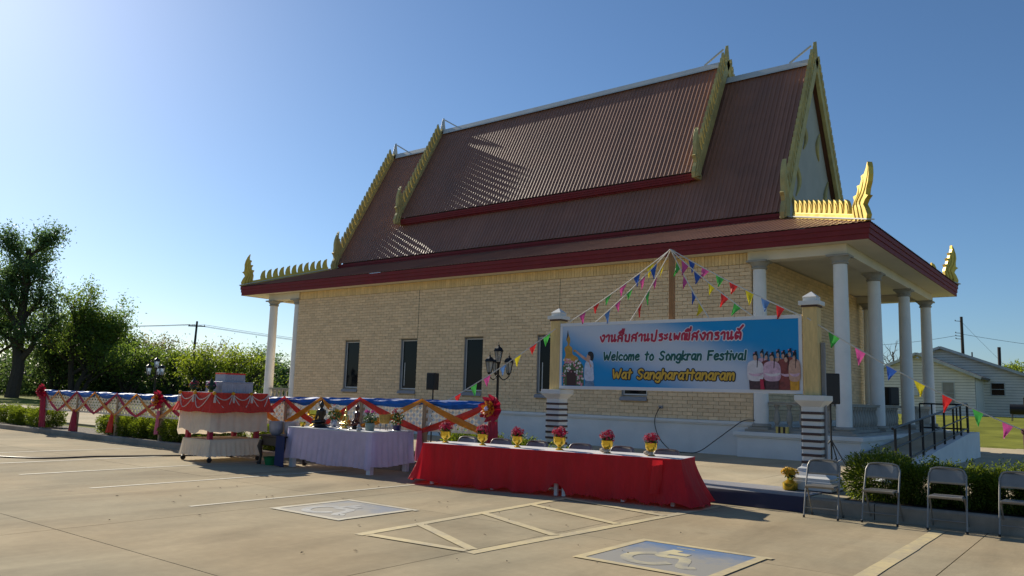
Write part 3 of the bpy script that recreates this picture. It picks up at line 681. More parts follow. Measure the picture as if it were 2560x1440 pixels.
wv = N.new('ShaderNodeTexNoise'); wv.inputs['Scale'].default_value = 2.2; wv.inputs['Detail'].default_value = 2; L.new(g.outputs['Position'], wv.inputs['Vector']); bb = N.new('ShaderNodeBump'); bb.inputs['Strength'].default_value = .5; bb.inputs['Distance'].default_value = .08; L.new(wv.outputs['Fac'], bb.inputs['Height']); L.new(bb.outputs[0], p.inputs['Normal'])
pan = MB().box(BX0+.05, BX1-.05, BY-.004, BY+.02, BZ0+.055, BZ1-.055).build('banner', 'banner_print', S)
# ---- lettering as brush strokes
G = {
'W': (1.25, [[(0,1.42),(.25,0),(.6,1.0),(.85,0),(1.25,1.5)]]), 'e': (.72, [[(.1,.5),(.66,.62),(.56,.95),(.28,.93),(.05,.5),(.25,.03),(.68,.15)]]), 'l': (.2, [[(.15,1.5),(.1,0)]]),
'c': (.66, [[(.65,.82),(.35,.97),(.05,.5),(.25,.03),(.65,.15)]]), 'o': (.74, [[(.4,.97),(.08,.6),(.2,.05),(.55,.08),(.7,.55),(.45,.96),(.4,.97)]]),
'm': (.98, [[(.06,.97),(0,0)], [(.04,.55),(.3,.97),(.46,.8),(.43,0)], [(.45,.55),(.74,.97),(.9,.8),(.88,0)]]), 't': (.55, [[(.32,1.42),(.25,0)], [(0,.98),(.58,1.02)]]),
'S': (.82, [[(.78,1.3),(.48,1.5),(.12,1.2),(.32,.85),(.66,.6),(.6,.15),(.25,0),(0,.2)]]), 'n': (.66, [[(.06,.97),(0,0)], [(.04,.55),(.36,.97),(.6,.75),(.58,0)]]),
'g': (.72, [[(.65,.9),(.3,.97),(.03,.5),(.25,.05),(.62,.4)], [(.68,.95),(.62,-.3),(.3,-.5),(.05,-.35)]]), 'k': (.62, [[(.1,1.5),(0,0)], [(.6,.95),(.06,.45),(.6,0)]]),
'r': (.5, [[(.06,.97),(0,0)], [(.04,.55),(.28,.95),(.52,.9)]]), 'a': (.74, [[(.65,.9),(.3,.97),(.03,.45),(.25,.03),(.6,.35)], [(.68,.95),(.62,.1),(.74,0)]]),
'F': (.75, [[(.06,1.5),(0,0)], [(.05,1.45),(.78,1.5)], [(.03,.8),(.6,.82)]]), 's': (.58, [[(.55,.85),(.3,.97),(.08,.75),(.5,.4),(.45,.07),(.2,0),(0,.15)]]),
'i': (.16, [[(.08,.95),(.03,0)], [(.12,1.38),(.12,1.42)]]), 'v': (.62, [[(0,.95),(.25,0),(.62,1)]]), 'h': (.66, [[(.12,1.5),(0,0)], [(.04,.55),(.36,.97),(.6,.75),(.58,0)]]), ' ': (.62, []),
# Thai
'ng': (.62, [[(.30,.88),(.5,.98),(.58,.6),(.42,.05),(.28,.05),(.02,.72)]]), 'aa': (.44, [[(0,.72),(.2,.97),(.38,.85),(.38,0)]]),
'no': (.72, [[(0,.85),(.14,.92),(.12,.1),(.22,0),(.52,.32)], [(.5,.98),(.5,.08),(.6,.02),(.7,.22)]]), 'so': (.74, [[(.03,.66),(.25,.95),(.5,.85),(.6,.5),(.58,0)], [(.05,0),(.12,.42),(.36,.46),(.56,.3)], [(.5,.88),(.72,1.2)]]),
'UEE': (0, [[(-.62,1.28),(-.35,1.55),(-.08,1.34),(-.6,1.28)], [(-.22,1.52),(-.2,1.82)], [(-.06,1.36),(-.02,1.82)]]), 'bo': (.68, [[(.02,.88),(.12,.9),(.1,.1),(.2,0),(.54,.02),(.58,.97)]]),
'po': (.74, [[(.02,.88),(.12,.9),(.1,.1),(.2,0),(.54,.02),(.64,1.5)]]), 'ro': (.54, [[(.08,.86),(.46,.95),(.12,.62),(.45,.48),(.42,.05),(.12,.02)]]),
'ah': (.40, [[(0,.78),(.14,.66),(.32,.88)], [(0,.3),(.14,.18),(.32,.4)]]), 'ee': (.32, [[(.12,.97),(.06,.1),(.26,.05)]]), 'pho': (.76, [[(.05,.92),(.14,.05),(.34,.66),(.52,.05),(.7,.97)]]),
'nn': (1.02, [[(.06,.05),(.03,.7),(.22,.97),(.38,.8),(.36,.05)], [(.36,.3),(.52,.02),(.62,.5),(.6,.9)], [(.9,.97),(.88,.05),(.62,.1)]]), 'II': (0, [[(-.62,1.28),(-.35,1.55),(-.08,1.34),(-.6,1.28)], [(-.06,1.36),(-.02,1.82)]]),
'ko': (.64, [[(.06,0),(.08,.55),(.0,.68),(.28,.97),(.54,.8),(.54,0)]]), 'to': (.66, [[(.12,0),(.02,.55),(.18,.95),(.32,.78),(.46,.95),(.6,.7),(.58,0)], [(.2,.4),(.36,.32),(.2,.1)]]), 'KAR': (0, [[(-.42,1.38),(-.28,1.24),(-.16,1.42),(.1,1.85)]]),
}
def lettering(glyphs, x0, x1, z, xh, w, ma, y, halo=None, hw=0, slant=.08, gap=.2):
    """one object per word (the words of a line are separated by a blank)"""
    tot = sum(G[k][0]+gap for k in glyphs)-gap; k_ = (x1-x0)/tot; cx = x0; words = [[]]
    for gl in glyphs:
        if gl == ' ': cx += (G[gl][0]+gap)*k_; words.append([]); continue
        if G[gl][0] == 0: bx = cx-gap*k_
        else: bx = cx; cx += (G[gl][0]+gap)*k_
        for st in G[gl][1]:
            pts = smooth_pts(st, 4) if len(st) > 2 else [tuple(q) for q in st]
            words[-1].append([(bx+(a+slant*b)*k_, z+b*xh) for a, b in pts])
    for out in words:
        par = pan
        for wd, mt, yy, nm in ((hw, halo, y+.0025, 'lettering_outline'), (w, ma, y-.0015, 'lettering')):
            mb = MB()
            for i, pts in enumerate(out):
                mb.tube([(a, yy-.00012*(i % 7), b) for a, b in pts], wd, 8, flat=((0,1,0), .08))
                for a, b in (pts[0], pts[-1]): mb.ball((a, yy-.00012*(i % 7), b), wd, 8, 6, sy=.08)
            mb.build(nm, mt, par, smooth=True)
M('print_red', (.42, .012, .05), .45); M('print_halo', (.62, .60, .66), .45); M('print_green', (.004, .085, .075), .45); M('print_pale', (.55, .68, .76), .45); M('print_gold', (.60, .36, .035), .45, var=.25, scale=14); M('print_black', (.006, .008, .02), .45)
lettering(['ng','aa','no','so','UEE','bo','so','aa','no','po','ro','ah','ee','pho','nn','II','so','ng','ko','ro','aa','no','to','KAR'], -8.22, -5.25, 2.70, .125, .0205, 'print_red', BY-.010, 'print_halo', .038)
lettering(list('Welcome to Songkran Festival'), -8.13, -5.27, 2.335, .105, .0185, 'print_green', BY-.010, 'print_pale', .031, gap=.24)
lettering(list('Wat Sangharattanaram'), -7.92, -5.48, 1.985, .115, .0185, 'print_gold', BY-.010, 'print_black', .038, gap=.2)
# ---- printed pictures (flat layers on the banner)
LAY = [0]
def pr(poly, ma, name='printed_patch'):
    LAY[0] += 1; yy = BY-.005-.00035*LAY[0]
    return MB().prism(poly, (0, yy, 0), (1,0,0), (0,0,1), (0,.0003,0)).build(name, ma, pic)
def ell(cx, cz, rx, rz, n=16, a=0): return [(cx+rx*math.cos(t)*math.cos(a)-rz*math.sin(t)*math.sin(a), cz+rx*math.cos(t)*math.sin(a)+rz*math.sin(t)*math.cos(a)) for t in [2*math.pi*i/n for i in range(n)]]
M('pr_statue', (.50, .27, .04), .45, var=.3, scale=9); M('pr_hair', (.012, .008, .012), .45); M('pr_skin', (.52, .30, .22), .45, var=.2, scale=20); M('pr_shirt', (.50, .55, .68), .45, var=.2, scale=14); M('pr_jean', (.12, .22, .36), .45, var=.25, scale=14); M('pr_pot', (.05, .015, .015), .45)
M('pr_petal_w', (.66, .64, .60), .45, island=.2); M('pr_petal_p', (.60, .22, .28), .45, island=.2); M('pr_leaf', (.07, .12, .04), .45); M('pr_pink', (.55, .35, .44), .45, var=.3, scale=16); M('pr_blouse', (.62, .56, .58), .45, var=.15, scale=16); M('pr_skirt', (.07, .03, .04), .45, var=.5, scale=20); M('pr_orange', (.60, .28, .02), .45, var=.25, scale=14); M('pr_maroon', (.20, .04, .035), .45, var=.4, scale=12)
pic = MB().box(BX0+.06, BX0+.061, BY-.0045, BY-.004, 1.83, 1.831).build('printed_picture', 'pr_pot', pan)
pr([(-9.08,1.83),(-9.10,2.22),(-8.98,2.36),(-8.70,2.34),(-8.60,2.22),(-8.58,1.83)], 'pr_leaf')
pr([(-8.99,1.83),(-9.0,2.1),(-8.9,2.16),(-8.76,2.12),(-8.77,1.83)], 'pr_pot')
pr(smooth_pts([(-9.06,2.32),(-9.03,2.45),(-9.06,2.58),(-8.99,2.64),(-8.99,2.70),(-9.02,2.76),(-8.985,2.84),(-8.985,2.95),(-8.96,2.84),(-8.93,2.78),(-8.925,2.70),(-8.94,2.64),(-8.87,2.58),(-8.86,2.46),(-8.75,2.40),(-8.73,2.33),(-8.9,2.29)], 4, True), 'pr_statue', 'printed_statue')
pr([(-8.985,2.80),(-9.02,2.72),(-9.00,2.84),(-8.985,2.95),(-8.965,2.84)], 'pr_hair')
rr = random.Random(3)
for nm, ma, n in (('printed_flowers', 'pr_petal_w', 46), ('printed_flowers', 'pr_petal_p', 40)):
    LAY[0] += 1; mb = MB()
    for k in range(n):
        a, b = rr.uniform(-9.07, -8.60), rr.uniform(2.10, 2.36)
        if rr.random() < .35: a, b = rr.uniform(-8.76, -8.60), rr.uniform(1.84, 2.12)
        if rr.random() < .12: a, b = rr.uniform(-9.09, -9.02), rr.uniform(1.84, 2.12)
        mb.prism(ell(a, b, rr.uniform(.014, .03), rr.uniform(.012, .026), 6, rr.random()*3), (0, BY-.005-.00035*LAY[0]-.00002*k, 0), (1,0,0), (0,0,1), (0,.00001,0))
    mb.build(nm, ma, pic)
LAY[0] += 4
pr([(-8.56,1.83),(-8.54,2.0),(-8.38,2.0),(-8.33,1.83)], 'pr_jean'); pr(smooth_pts([(-8.56,1.96),(-8.57,2.15),(-8.54,2.30),(-8.44,2.34),(-8.37,2.28),(-8.36,2.12),(-8.35,1.95),(-8.45,1.93)], 4, True), 'pr_shirt', 'printed_child')
pr([(-8.45,2.28),(-8.62,2.37),(-8.78,2.49),(-8.81,2.52),(-8.80,2.55),(-8.75,2.52),(-8.60,2.42),(-8.45,2.34)], 'pr_skin'); pr([(-8.47,2.30),(-8.55,2.34),(-8.52,2.38),(-8.40,2.22),(-8.43,2.18)], 'pr_skin')
pr(ell(-8.47, 2.40, .055, .06), 'pr_skin'); pr(smooth_pts([(-8.49,2.44),(-8.48,2.50),(-8.40,2.50),(-8.36,2.43),(-8.38,2.33),(-8.43,2.34),(-8.44,2.41)], 4, True), 'pr_hair'); pr(ell(-8.81, 2.525, .03, .022), 'pr_orange')
rw = random.Random(8)
def woman(x, zh, top, skirt, s_=1.0, face=1):
    """one printed figure: skirt, blouse with folded arms, face, knotted hair, shade folds"""
    w0 = .105*s_; sh = zh-.115
    pr([(x-w0*.9,1.825),(x-w0,2.02),(x+w0*.95,2.02),(x+w0*.9,1.825)], skirt)
    pr(smooth_pts([(x-w0,1.99),(x-w0*1.25,2.10),(x-w0*1.15,sh-.02),(x-.04*s_,sh+.035),(x+.04*s_,sh+.035),(x+w0*1.1,sh-.03),(x+w0*1.25,2.08),(x+w0,1.985),(x,1.965)], 4, True), top, 'printed_woman')
    pr(smooth_pts([(x-w0*1.1,2.10),(x-w0*.3,2.05),(x+w0*.8,2.06),(x+w0*1.2,2.11),(x+w0*.6,2.10),(x-w0*.2,2.09)], 3, True), 'pr_pink' if top != 'pr_pink' else 'pr_blouse')
    pr(ell(x-.006*face, zh-.032, .030*s_, .046*s_, 14, .15*face), 'pr_skin'); 
    pr(smooth_pts([(x-.036*s_,zh-.01),(x-.034*s_,zh+.03),(x,zh+.052),(x+.034*s_,zh+.03),(x+.042*s_,zh-.05),(x+.03*s_,zh-.02),(x+.012*s_,zh+.012),(x-.018*s_,zh+.008)], 4, True), 'pr_hair'); pr(ell(x+.012*face, zh+.06, .02*s_, .017*s_, 10), 'pr_hair')
    if rw.random() < .6: pr([(x+.03*s_,zh-.03),(x+.022*s_,zh-.2),(x+.034*s_,zh-.2),(x+.045*s_,zh-.04)], 'pr_hair')
    if rw.random() < .6: pr(ell(x-.02*face, zh+.045, .012, .012, 6), 'pr_petal_p')
for a in ((-4.98, 2.44, 'pr_pink', 'pr_skirt', .8), (-4.90, 2.40, 'pr_maroon', 'pr_skirt', .8), (-4.70, 2.44, 'pr_skin', 'pr_maroon', .8), (-4.61, 2.42, 'pr_maroon', 'pr_maroon', .85), (-4.50, 2.45, 'pr_maroon', 'pr_maroon', .8), (-4.42, 2.42, 'pr_skin', 'pr_orange', .75), (-4.56, 2.36, 'pr_maroon', 'pr_maroon', .95), (-5.09, 2.40, 'pr_blouse', 'pr_skirt', 1.1), (-4.80, 2.385, 'pr_pink', 'pr_skirt', 1.15), (-4.425, 2.385, 'pr_skin', 'pr_orange', .72)): woman(*a)
pr([(-5.0,1.825),(-5.01,2.0),(-4.95,2.0),(-4.93,1.825)], 'print_red')
MB().box(-4.045, -3.985, SY+.03, SY+.09, .6, 2.62).build('brace_plank', 'sill', S)
# centre pole for the bunting
MB().box(-6.785, -6.69, SY-.04, SY+.05, 3.06, 4.42).build('centre_pole', 'pole_wood', S, bevel=.006)
# ================================================================== BUNTING
FLAGC = {'red': (.62, .03, .03), 'yellow': (.62, .52, .02), 'green': (.06, .36, .07), 'blue': (.03, .10, .42), 'pink': (.55, .08, .28), 'lightblue': (.10, .22, .50)}
for k, v_ in FLAGC.items(): M('flag_'+k, v_, .55, var=.12, scale=14, trans=.35)
M('cord', (.60, .57, .52), .8)
rb = random.Random(11)
def bunting(label, a, b, cols, sag=.04, t0=.12, t1=.92, size=.185, blow=(-.35, .15)):
    a = Vector(a); b = Vector(b); o = thing('bunting_string', a, label, 'bunting', 'pennant strings of the festival sign')
    def pt(t): return a.lerp(b, t)-Vector((0, 0, sag*4*t*(1-t)))
    MB().tube([pt(i/20) for i in range(21)], .0105, 6).build('cord', 'cord', o)
    d = (b-a).normalized(); n = len(cols)
    for i, c in enumerate(cols):
        t = lerp(t0, t1, (i+.5)/n)+rb.uniform(-.01, .01); p0 = pt(t); w_ = size*rb.uniform(.85, 1.05); h_ = size*rb.uniform(1.0, 1.35); rows = []
        tip = Vector((rb.uniform(*blow), rb.uniform(-.12, .12), -1)).normalized(); sd = tip.cross(d).normalized(); ph = rb.uniform(0, 6)
        for r in range(6):
            f = r/5; row = []
            for s_ in range(5):
                u = s_/4-.5; p_ = p0+d*(u*w_*(1-f*.97))+tip*(h_*f)+sd*(.022*f*math.sin(u*7+ph+f*4)); row.append(p_)
            rows.append(row)
        MB().grid(rows).build('pennant', 'flag_'+c, o, smooth=True, fix=False)
PT = (-6.735, SY-.06, 4.42)
bunting('bunting from the pole top to the upper left corner of the banner', PT, (-8.95, BY-.03, 3.10), ['yellow','blue','pink','green','red','pink'])
bunting('bunting from the pole top down to the banner, middle string on its left', (PT[0], PT[1]-.02, PT[2]), (-8.33, BY, 3.09), ['blue','pink','green','pink','lightblue'])
bunting('bunting steeply down left of the wooden pole, ending with a red pennant', (PT[0], PT[1]+.02, PT[2]), (-7.55, BY, 3.09), ['yellow','pink','green','red'], t1=.85)
bunting('bunting steeply down right of the wooden pole, ending with a yellow pennant', PT, (-5.95, BY, 3.09), ['green','pink','blue','yellow'], t1=.9, blow=(-.6, 0))
bunting('bunting from the pole top down to the banner, middle string on its right', (PT[0], PT[1]-.02, PT[2]), (-5.14, BY, 3.09), ['pink','blue','yellow','red','green'], blow=(-.6, 0))
bunting('bunting from the pole top to the right hand sign post', (PT[0], PT[1]+.02, PT[2]), (-4.32, BY-.03, 3.07), ['blue','pink','green','red','yellow','lightblue','red'], blow=(-.6, 0))
bunting('long bunting from the left sign post down to the lattice fence', (-9.28, BY-.02, 2.98), (-11.3, 12.32, 1.43), ['green','red','yellow','lightblue','pink','green','red'], .05, .0, .95)
bunting('long bunting from the right sign post across the porch to the lawn', (-4.20, BY-.02, 3.02), (-1.42, 15.0, 1.30), ['green','pink','blue','yellow','red','green','pink'], .10, .06, 1.0, .205)
# dark post that carries the far end of the long string
t_ = thing('wrapped_post', (-1.36, 15.03, .2), 'dark maroon cloth wrapped post at the right edge', 'post'); M('maroon_cloth', (.05, .012, .018), .8)
MB().tube([(-1.36, 15.03, .2), (-1.345, 15.03, .7), (-1.36, 15.03, 1.2), (-1.35, 15.03, 1.42)], [.07, .06, .055, .03], 10).build('post_shaft', 'maroon_cloth', t_, smooth=True)
MB().ball((-1.36, 15.0, 1.27), .075, 10, 7, sz=.8).build('cloth_knot', 'maroon_cloth', t_, smooth=True)
# ================================================================== LATTICE FENCE WITH DRAPES
M('lattice', (.82, .79, .72), .7, var=.05, scale=4, trans=.5); M('fence_post', (.36, .25, .15), .8, var=.2, scale=8)
FP = [(-27.5, 11.10), (-25.27, 11.13), (-22.84, 11.16), (-20.5, 11.20), (-18.15, 11.42), (-15.8, 11.70), (-13.45, 11.95), (-11.7, 12.13), (-9.95, 12.28)]
def fz_(x): return 1.30+.12*sstep((x+21)/10), .74+.10*sstep((x+21)/10)
FE = thing('lattice_fence', (-18.7, 11.5, .15), 'low white lattice fence on wooden posts behind the kerb', 'fence')
for x, y in FP: MB().cbox((x, y+.02, (fz_(x)[0]+.1)/2+.02), (.085, .085, fz_(x)[0]-.1)).build('fence_post', 'fence_post', FE)
def lattice(a, b):
    a = Vector((*a, 0)); b = Vector((*b, 0)); d = (b-a).normalized(); L_ = (b-a).length; s_ = Vector((-d.y, d.x, 0)); mb = MB()
    zt, zb = fz_((a.x+b.x)/2); H = zt-zb
    def p(u, h, q): r = a+d*u+s_*q; return (r.x, r.y, lerp(fz_(a.x)[1], fz_(b.x)[1], u/L_)+h)
    pitch = .165; w = .046
    for sg, q in ((1, 0), (-1, .012)):
        c = -H if sg > 0 else 0
        while c < L_+(0 if sg > 0 else H):
            pts = []
            for h in (0, H):
                u = c+sg*h; pts.append((u, h))
            (u0, h0), (u1, h1) = pts
            def clip(u, h, uo, ho):
                if u < 0: t = (0-u)/(uo-u); return 0, h+(ho-h)*t
                if u > L_: t = (L_-u)/(uo-u); return L_, h+(ho-h)*t
                return u, h
            if not ((u0 < 0 and u1 < 0) or (u0 > L_ and u1 > L_)):
                A = clip(u0, h0, u1, h1); B = clip(u1, h1, u0, h0)
                if math.hypot(A[0]-B[0], A[1]-B[1]) > .03: mb.bar(p(A[0], A[1], q), p(B[0], B[1], q), .008, w, up=(0,0,1))
            c += pitch
    for h in (.0, H): mb.bar(p(0, h, -.012), p(L_, h, -.012), .03, .05)
    mb.build('lattice_panel', 'lattice', FE, fix=False)
for a, b in zip(FP, FP[1:]): lattice((a[0]+.03, a[1]), (b[0]-.03, b[1]))
def fpt(x):
    for (a, b), (c, d) in zip(FP, FP[1:]):
        if a <= x <= c: return lerp(b, d, (x-a)/(c-a))
    return FP[0][1] if x < FP[0][0] else FP[-1][1]
M('cloth_blue', (.012, .13, .50), .5, var=.2, scale=6, spec=.3, trans=.2); M('cloth_red', (.42, .015, .045), .45, var=.18, scale=6, trans=.25); M('cloth_orange', (.62, .22, .015), .45, var=.15, scale=6, trans=.25); M('cloth_scarlet', (.62, .04, .02), .45, var=.15, scale=6, trans=.25); M('cloth_lilac', (.48, .45, .66), .5, var=.1); M('cloth_pink', (.62, .16, .26), .5, var=.15, trans=.2)
# blue cloth swagged over the top rail
XS = []
k = 0
for a, b in zip(FP, FP[1:]):
    n = 2 if b[0]-a[0] > 2 else 1
    for i in range(n): XS.append(lerp(a[0], b[0], i/n))
XS.append(FP[-1][0])
rows = []
for i, (xa, xb) in enumerate(zip(XS, XS[1:])):
    for t in np.linspace(0, 1, 13)[:-1] if i < len(XS)-2 else np.linspace(0, 1, 13):
        x = lerp(xa, xb, t); y = fpt(x); z = fz_(x)[0]; bel = math.sin(math.pi*t); w_ = .055+.065*bel+.01*math.sin(x*9)
        row = []
        for q in range(9):
            ang = -2.2+q*(4.4)/8; rr_ = .028+.025*bel
            row.append((x, y-.02-math.sin(ang+1.57)*0-rr_*math.cos(ang*.7)*(1.0)+.01*math.sin(q*2.1+x*5), z+.045-w_*(q/8)*1.5+.006*math.sin(q*2.4+x*13)))
        row.insert(0, (x, y+.05, z-.03)); rows.append(row)
MB().grid(rows).build('blue_drape', 'cloth_blue', smooth=True, fix=False, label='blue satin cloth swagged along the top rail of the lattice fence', cat='drape')
def ribbon(name, label, pts_x, ma, w=.085, yo=-.075):
    """zig-zag ribbon: list of (x, level) with level 1 = top rail, 0 = bottom rail"""
    rows = []
    for (xa, la), (xb, lb) in zip(pts_x, pts_x[1:]):
        for t in np.linspace(0, 1, 10):
            x = lerp(xa, xb, t); zt, zb = fz_(x); lv = lerp(la, lb, t); sag = -.05*math.sin(math.pi*t)
            z = lerp(zb-.02, zt+.02, lv)+sag; pin = .55+.45*math.sin(math.pi*t); y = fpt(x)+yo-.015*math.sin(math.pi*t)
            rows.append([(x+.02*q*(1 if lb > la else -1)*pin, y-.012*math.cos(q*2.6+x*3), z+w*pin*q*.8) for q in (-1, -.6, -.2, .2, .6, 1)])
    return MB().grid(rows).build(name, ma, smooth=True, fix=False, label=label, cat='ribbon')
def zig(xs, start): return [(x, (start+i) % 2) for i, x in enumerate(xs)]
XZ = XS
left = [x for x in XZ if x <= -18.1]; right = [x for x in XZ if x >= -18.2]
ribbon('red_ribbon', 'crimson ribbon zigzagging along the left half of the lattice fence', [(XZ[0], 1)]+zig(left[1:], 0), 'cloth_red', yo=-.06)
ribbon('orange_ribbon', 'orange ribbon zigzagging along the left half of the lattice fence', [(XZ[0]+.5, .5)]+zig(left[1:], 1), 'cloth_orange', yo=-.085)
ribbon('red_ribbon', 'scarlet ribbon zigzagging along the right half of the lattice fence', zig(right, 1), 'cloth_scarlet', .11, yo=-.06)
ribbon('orange_ribbon', 'orange ribbon zigzagging behind the offering table', zig(right, 0), 'cloth_orange', .10, yo=-.085)
def rosette(label, c, r, outer, inner, centre, ydir=-1):
    o = thing('cloth_rosette', c, label, 'rosette', 'cloth rosettes on the fence')
    def ruffle(rad_, depth, n, seed, ma, yoff):
        rg = random.Random(seed); mb = MB()
        for ring in range(3):
            rows = []; rr_ = rad_*(1-.28*ring); m_ = 48
            for j in range(m_+1):
                t = 2*math.pi*j/m_; wv = math.sin(t*n+ring*1.7+.6*math.sin(3*t)); row = []
                for q in range(4):
                    f = q/3; rad2 = rr_*(.25+.75*f)*(1+.10*wv*f); row.append((c[0]+rad2*math.cos(t), c[1]+yoff+ydir*(depth*(.2+.35*ring)+.05*f*wv*rad_/.25), c[2]+rad2*math.sin(t)))
                rows.append(row)
            mb.grid(rows)
        mb.build('ruffle', ma, o, smooth=True, fix=False)
    ruffle(r, .10, 9, 1, outer, 0); 
    cx = (c[0]-.09*r/.3, c[1], c[2]); 
    ruffle(r*.58, .10, 7, 2, inner, -.07); 
    MB().ball((c[0], c[1]-.15, c[2]), r*.2, 10, 7, sy=.6).build('centre_knot', centre, o, smooth=True)
    return o
rosette('big maroon and gold cloth rosette at the right end of the fence', (-9.93, 12.15, 1.33), .26, 'cloth_red', 'cloth_orange', 'cloth_lilac')
rosette('maroon and gold cloth rosette left of the tiered cart', (-20.42, 11.05, 1.20), .25, 'cloth_red', 'cloth_orange', 'cloth_lilac')
rosette('crumpled maroon cloth bow on the far left fence post', (-27.5, 11.0, 1.28), .24, 'cloth_red', 'cloth_red', 'cloth_red')
def tassel(label, x, z1, z0, r0, r1, ma, dx=0):
    y = fpt(x)-.07; mb = MB(); n = 26; rows = []
    for i in range(9):
        f = i/8; rr_ = lerp(r0, r1, f**.8); rows.append([(x+dx*f+rr_*(1+.16*math.sin(j*5*2*math.pi/n*1.0+f*2))*math.cos(2*math.pi*j/n), y+rr_*.6*math.sin(2*math.pi*j/n)*(1+.2*math.sin(j*2.2)), lerp(z1, z0, f)+.012*f*math.sin(j*1.9)) for j in range(n+1)])
    return MB().grid(rows).build('hanging_drape', ma, smooth=True, fix=False, label=label, cat='drape')
tassel('long red cloth wound down the far left fence post', -27.5, 1.25, .18, .10, .13, 'cloth_red', .14)
tassel('dark red cloth tail hanging from the fence over the gap in the hedge', -25.25, .80, .12, .06, .16, 'cloth_red', -.03)
tassel('bright red cloth tail hanging beside the bare third fence post', -22.95, .76, .22, .05, .13, 'cloth_scarlet', -.10)
tassel('lilac and pink cloth tail hanging below the rosette left of the cart', -20.52, .92, .30, .05, .07, 'cloth_pink', -.04)
tassel('dark red cloth tail hanging below the big rosette', -9.93, 1.08, .30, .10, .15, 'cloth_red', -.02)
tassel('pink cloth tail hanging behind the white skirted table', -11.75, .82, .20, .05, .09, 'cloth_pink')
# ================================================================== TABLES
M('cloth_white', (.66, .65, .66), .75, var=.05, scale=5, trans=.15); M('skirt_lilac', (.80, .74, .92), .55, var=.06, scale=4, trans=.65, sheen=.3); M('skirt_red', (.62, .020, .028), .6, var=.12, scale=4, trans=.45, bump=.9, bscale=5, stretch=(1.6, 1.6, .45)); M('leg_white', (.62, .62, .62), .6)
M('skirt_cream', (.80, .70, .56), .8, var=.07, scale=5, trans=.3, spec=.1); M('valance_red', (.74, .075, .05), .6, var=.12, scale=5, trans=.35, spec=.15); M('post_red', (.34, .015, .05), .5); M('silver_cloth', (.36, .34, .39), .42, metal=.25, var=.12, scale=12)
def rect_corners(c, L_, D, rz):
    ca, sa = math.cos(rz), math.sin(rz)
    return [Vector((c[0]+x*ca-y*sa, c[1]+x*sa+y*ca, 0)) for x, y in ((-L_/2,-D/2),(L_/2,-D/2),(L_/2,D/2),(-L_/2,D/2))]
def skirt_mesh(corners, z1, z0, pleat, amp, flare, hem, seed=0, round_=.04, part=None, power=1.0, billow=None, rows_n=9):
    """pleated cloth hung round a rectangle: pleats deepen towards the hem, hem height uneven"""
    rg = random.Random(seed); n = len(corners); path = []
    for i in range(n):
        a, b = corners[i], corners[(i+1) % n]; L_ = (b-a).length; d = (b-a)/L_; nrm = Vector((d.y, -d.x, 0)); m_ = max(6, int(L_/(pleat/7)))
        for k in range(m_): path.append((a+d*(L_*k/m_), nrm, L_*k/m_, L_, i))
    path.append(path[0]); tot = 0; rows = []
    S_ = [0]
    for p, q in zip(path, path[1:]): S_.append(S_[-1]+(q[0]-p[0]).length)
    ph = [rg.uniform(0, 6.28) for _ in range(5)]
    for r in range(rows_n):
        f = r/(rows_n-1); row = []
        for (p, nrm, s_, L_, i), S in zip(path, S_):
            w_ = math.sin(2*math.pi*S/pleat+.9*math.sin(S*2.3+ph[0]))*.6+math.sin(2*math.pi*S/(pleat*1.7)+ph[1])*.4
            o = flare*f**1.3+amp*(.05+.95*f**power)*w_+.004
            t = s_/L_; cn = min(1, min(t, 1-t)*L_/.12)
            # blend normals at the corners
            nn = nrm
            if cn < 1:
                j = (i-1) % n if t < .5 else (i+1) % n
                e = corners[(j+1) % n]-corners[j]; e.normalize(); n2 = Vector((e.y, -e.x, 0)); nn = (nrm*(.5+.5*cn)+n2*(.5-.5*cn)).normalized()
            hz = hem(S, i, t) if callable(hem) else hem*(math.sin(S*3.1+ph[2])*.5+math.sin(S*7.3+ph[3])*.5)
            ex = billow(i, t, f) if billow else 0
            q = p+nn*(o+ex); row.append((q.x, q.y, lerp(z1, z0+hz, f)))
        rows.append(row)
    return MB().grid(rows)
# --- long red table
RT = (-7.82, 11.21); RZ = math.atan2(11.33-10.52, 4.62); RL, RD, RH = 4.68, .78, .72
rc = rect_corners(RT, RL, RD, RZ)
t_ = thing('long_table', (RT[0], RT[1], 0), 'long low table with white top and crimson skirt in the foreground', 'table')
tp = MB().prism([(-RL/2, -RD/2), (RL/2, -RD/2), (RL/2, RD/2), (-RL/2, RD/2)], (*RT, RH-.03), (math.cos(RZ), math.sin(RZ), 0), (-math.sin(RZ), math.cos(RZ), 0), (0, 0, .03)).build('table_top', 'cloth_white', t_, bevel=.008)
def red_hem(S, i, t):
    if i == 0:
        h = .02+.02*math.sin(t*40)+.015*math.sin(t*91)
        h += .18*math.exp(-((t-.565)/.028)**2)            # gap in the middle where the trestle shows
        h += .03*(t > .58)*math.sin(t*120)**2 + .05*max(0, .09-t)/.09
        return h
    return .02+.02*math.sin(t*23)
def red_billow(i, t, f):
    b = 0
    if i == 3: b += .34*f**1.5*math.sin(math.pi*min(1, max(0, t)))**.6   # left end blows out
    if i == 0: b += .16*f**1.6*max(0, 1-t/.06)+.22*f**1.6*max(0, (t-.93)/.07)
    if i == 1: b += .26*f**1.4
    return b
skirt_mesh(rc, RH-.004, .02, .36, .046, .05, red_hem, 4, billow=red_billow, power=1.25, rows_n=12).build('table_skirt', 'skirt_red', t_, smooth=True, fix=False)
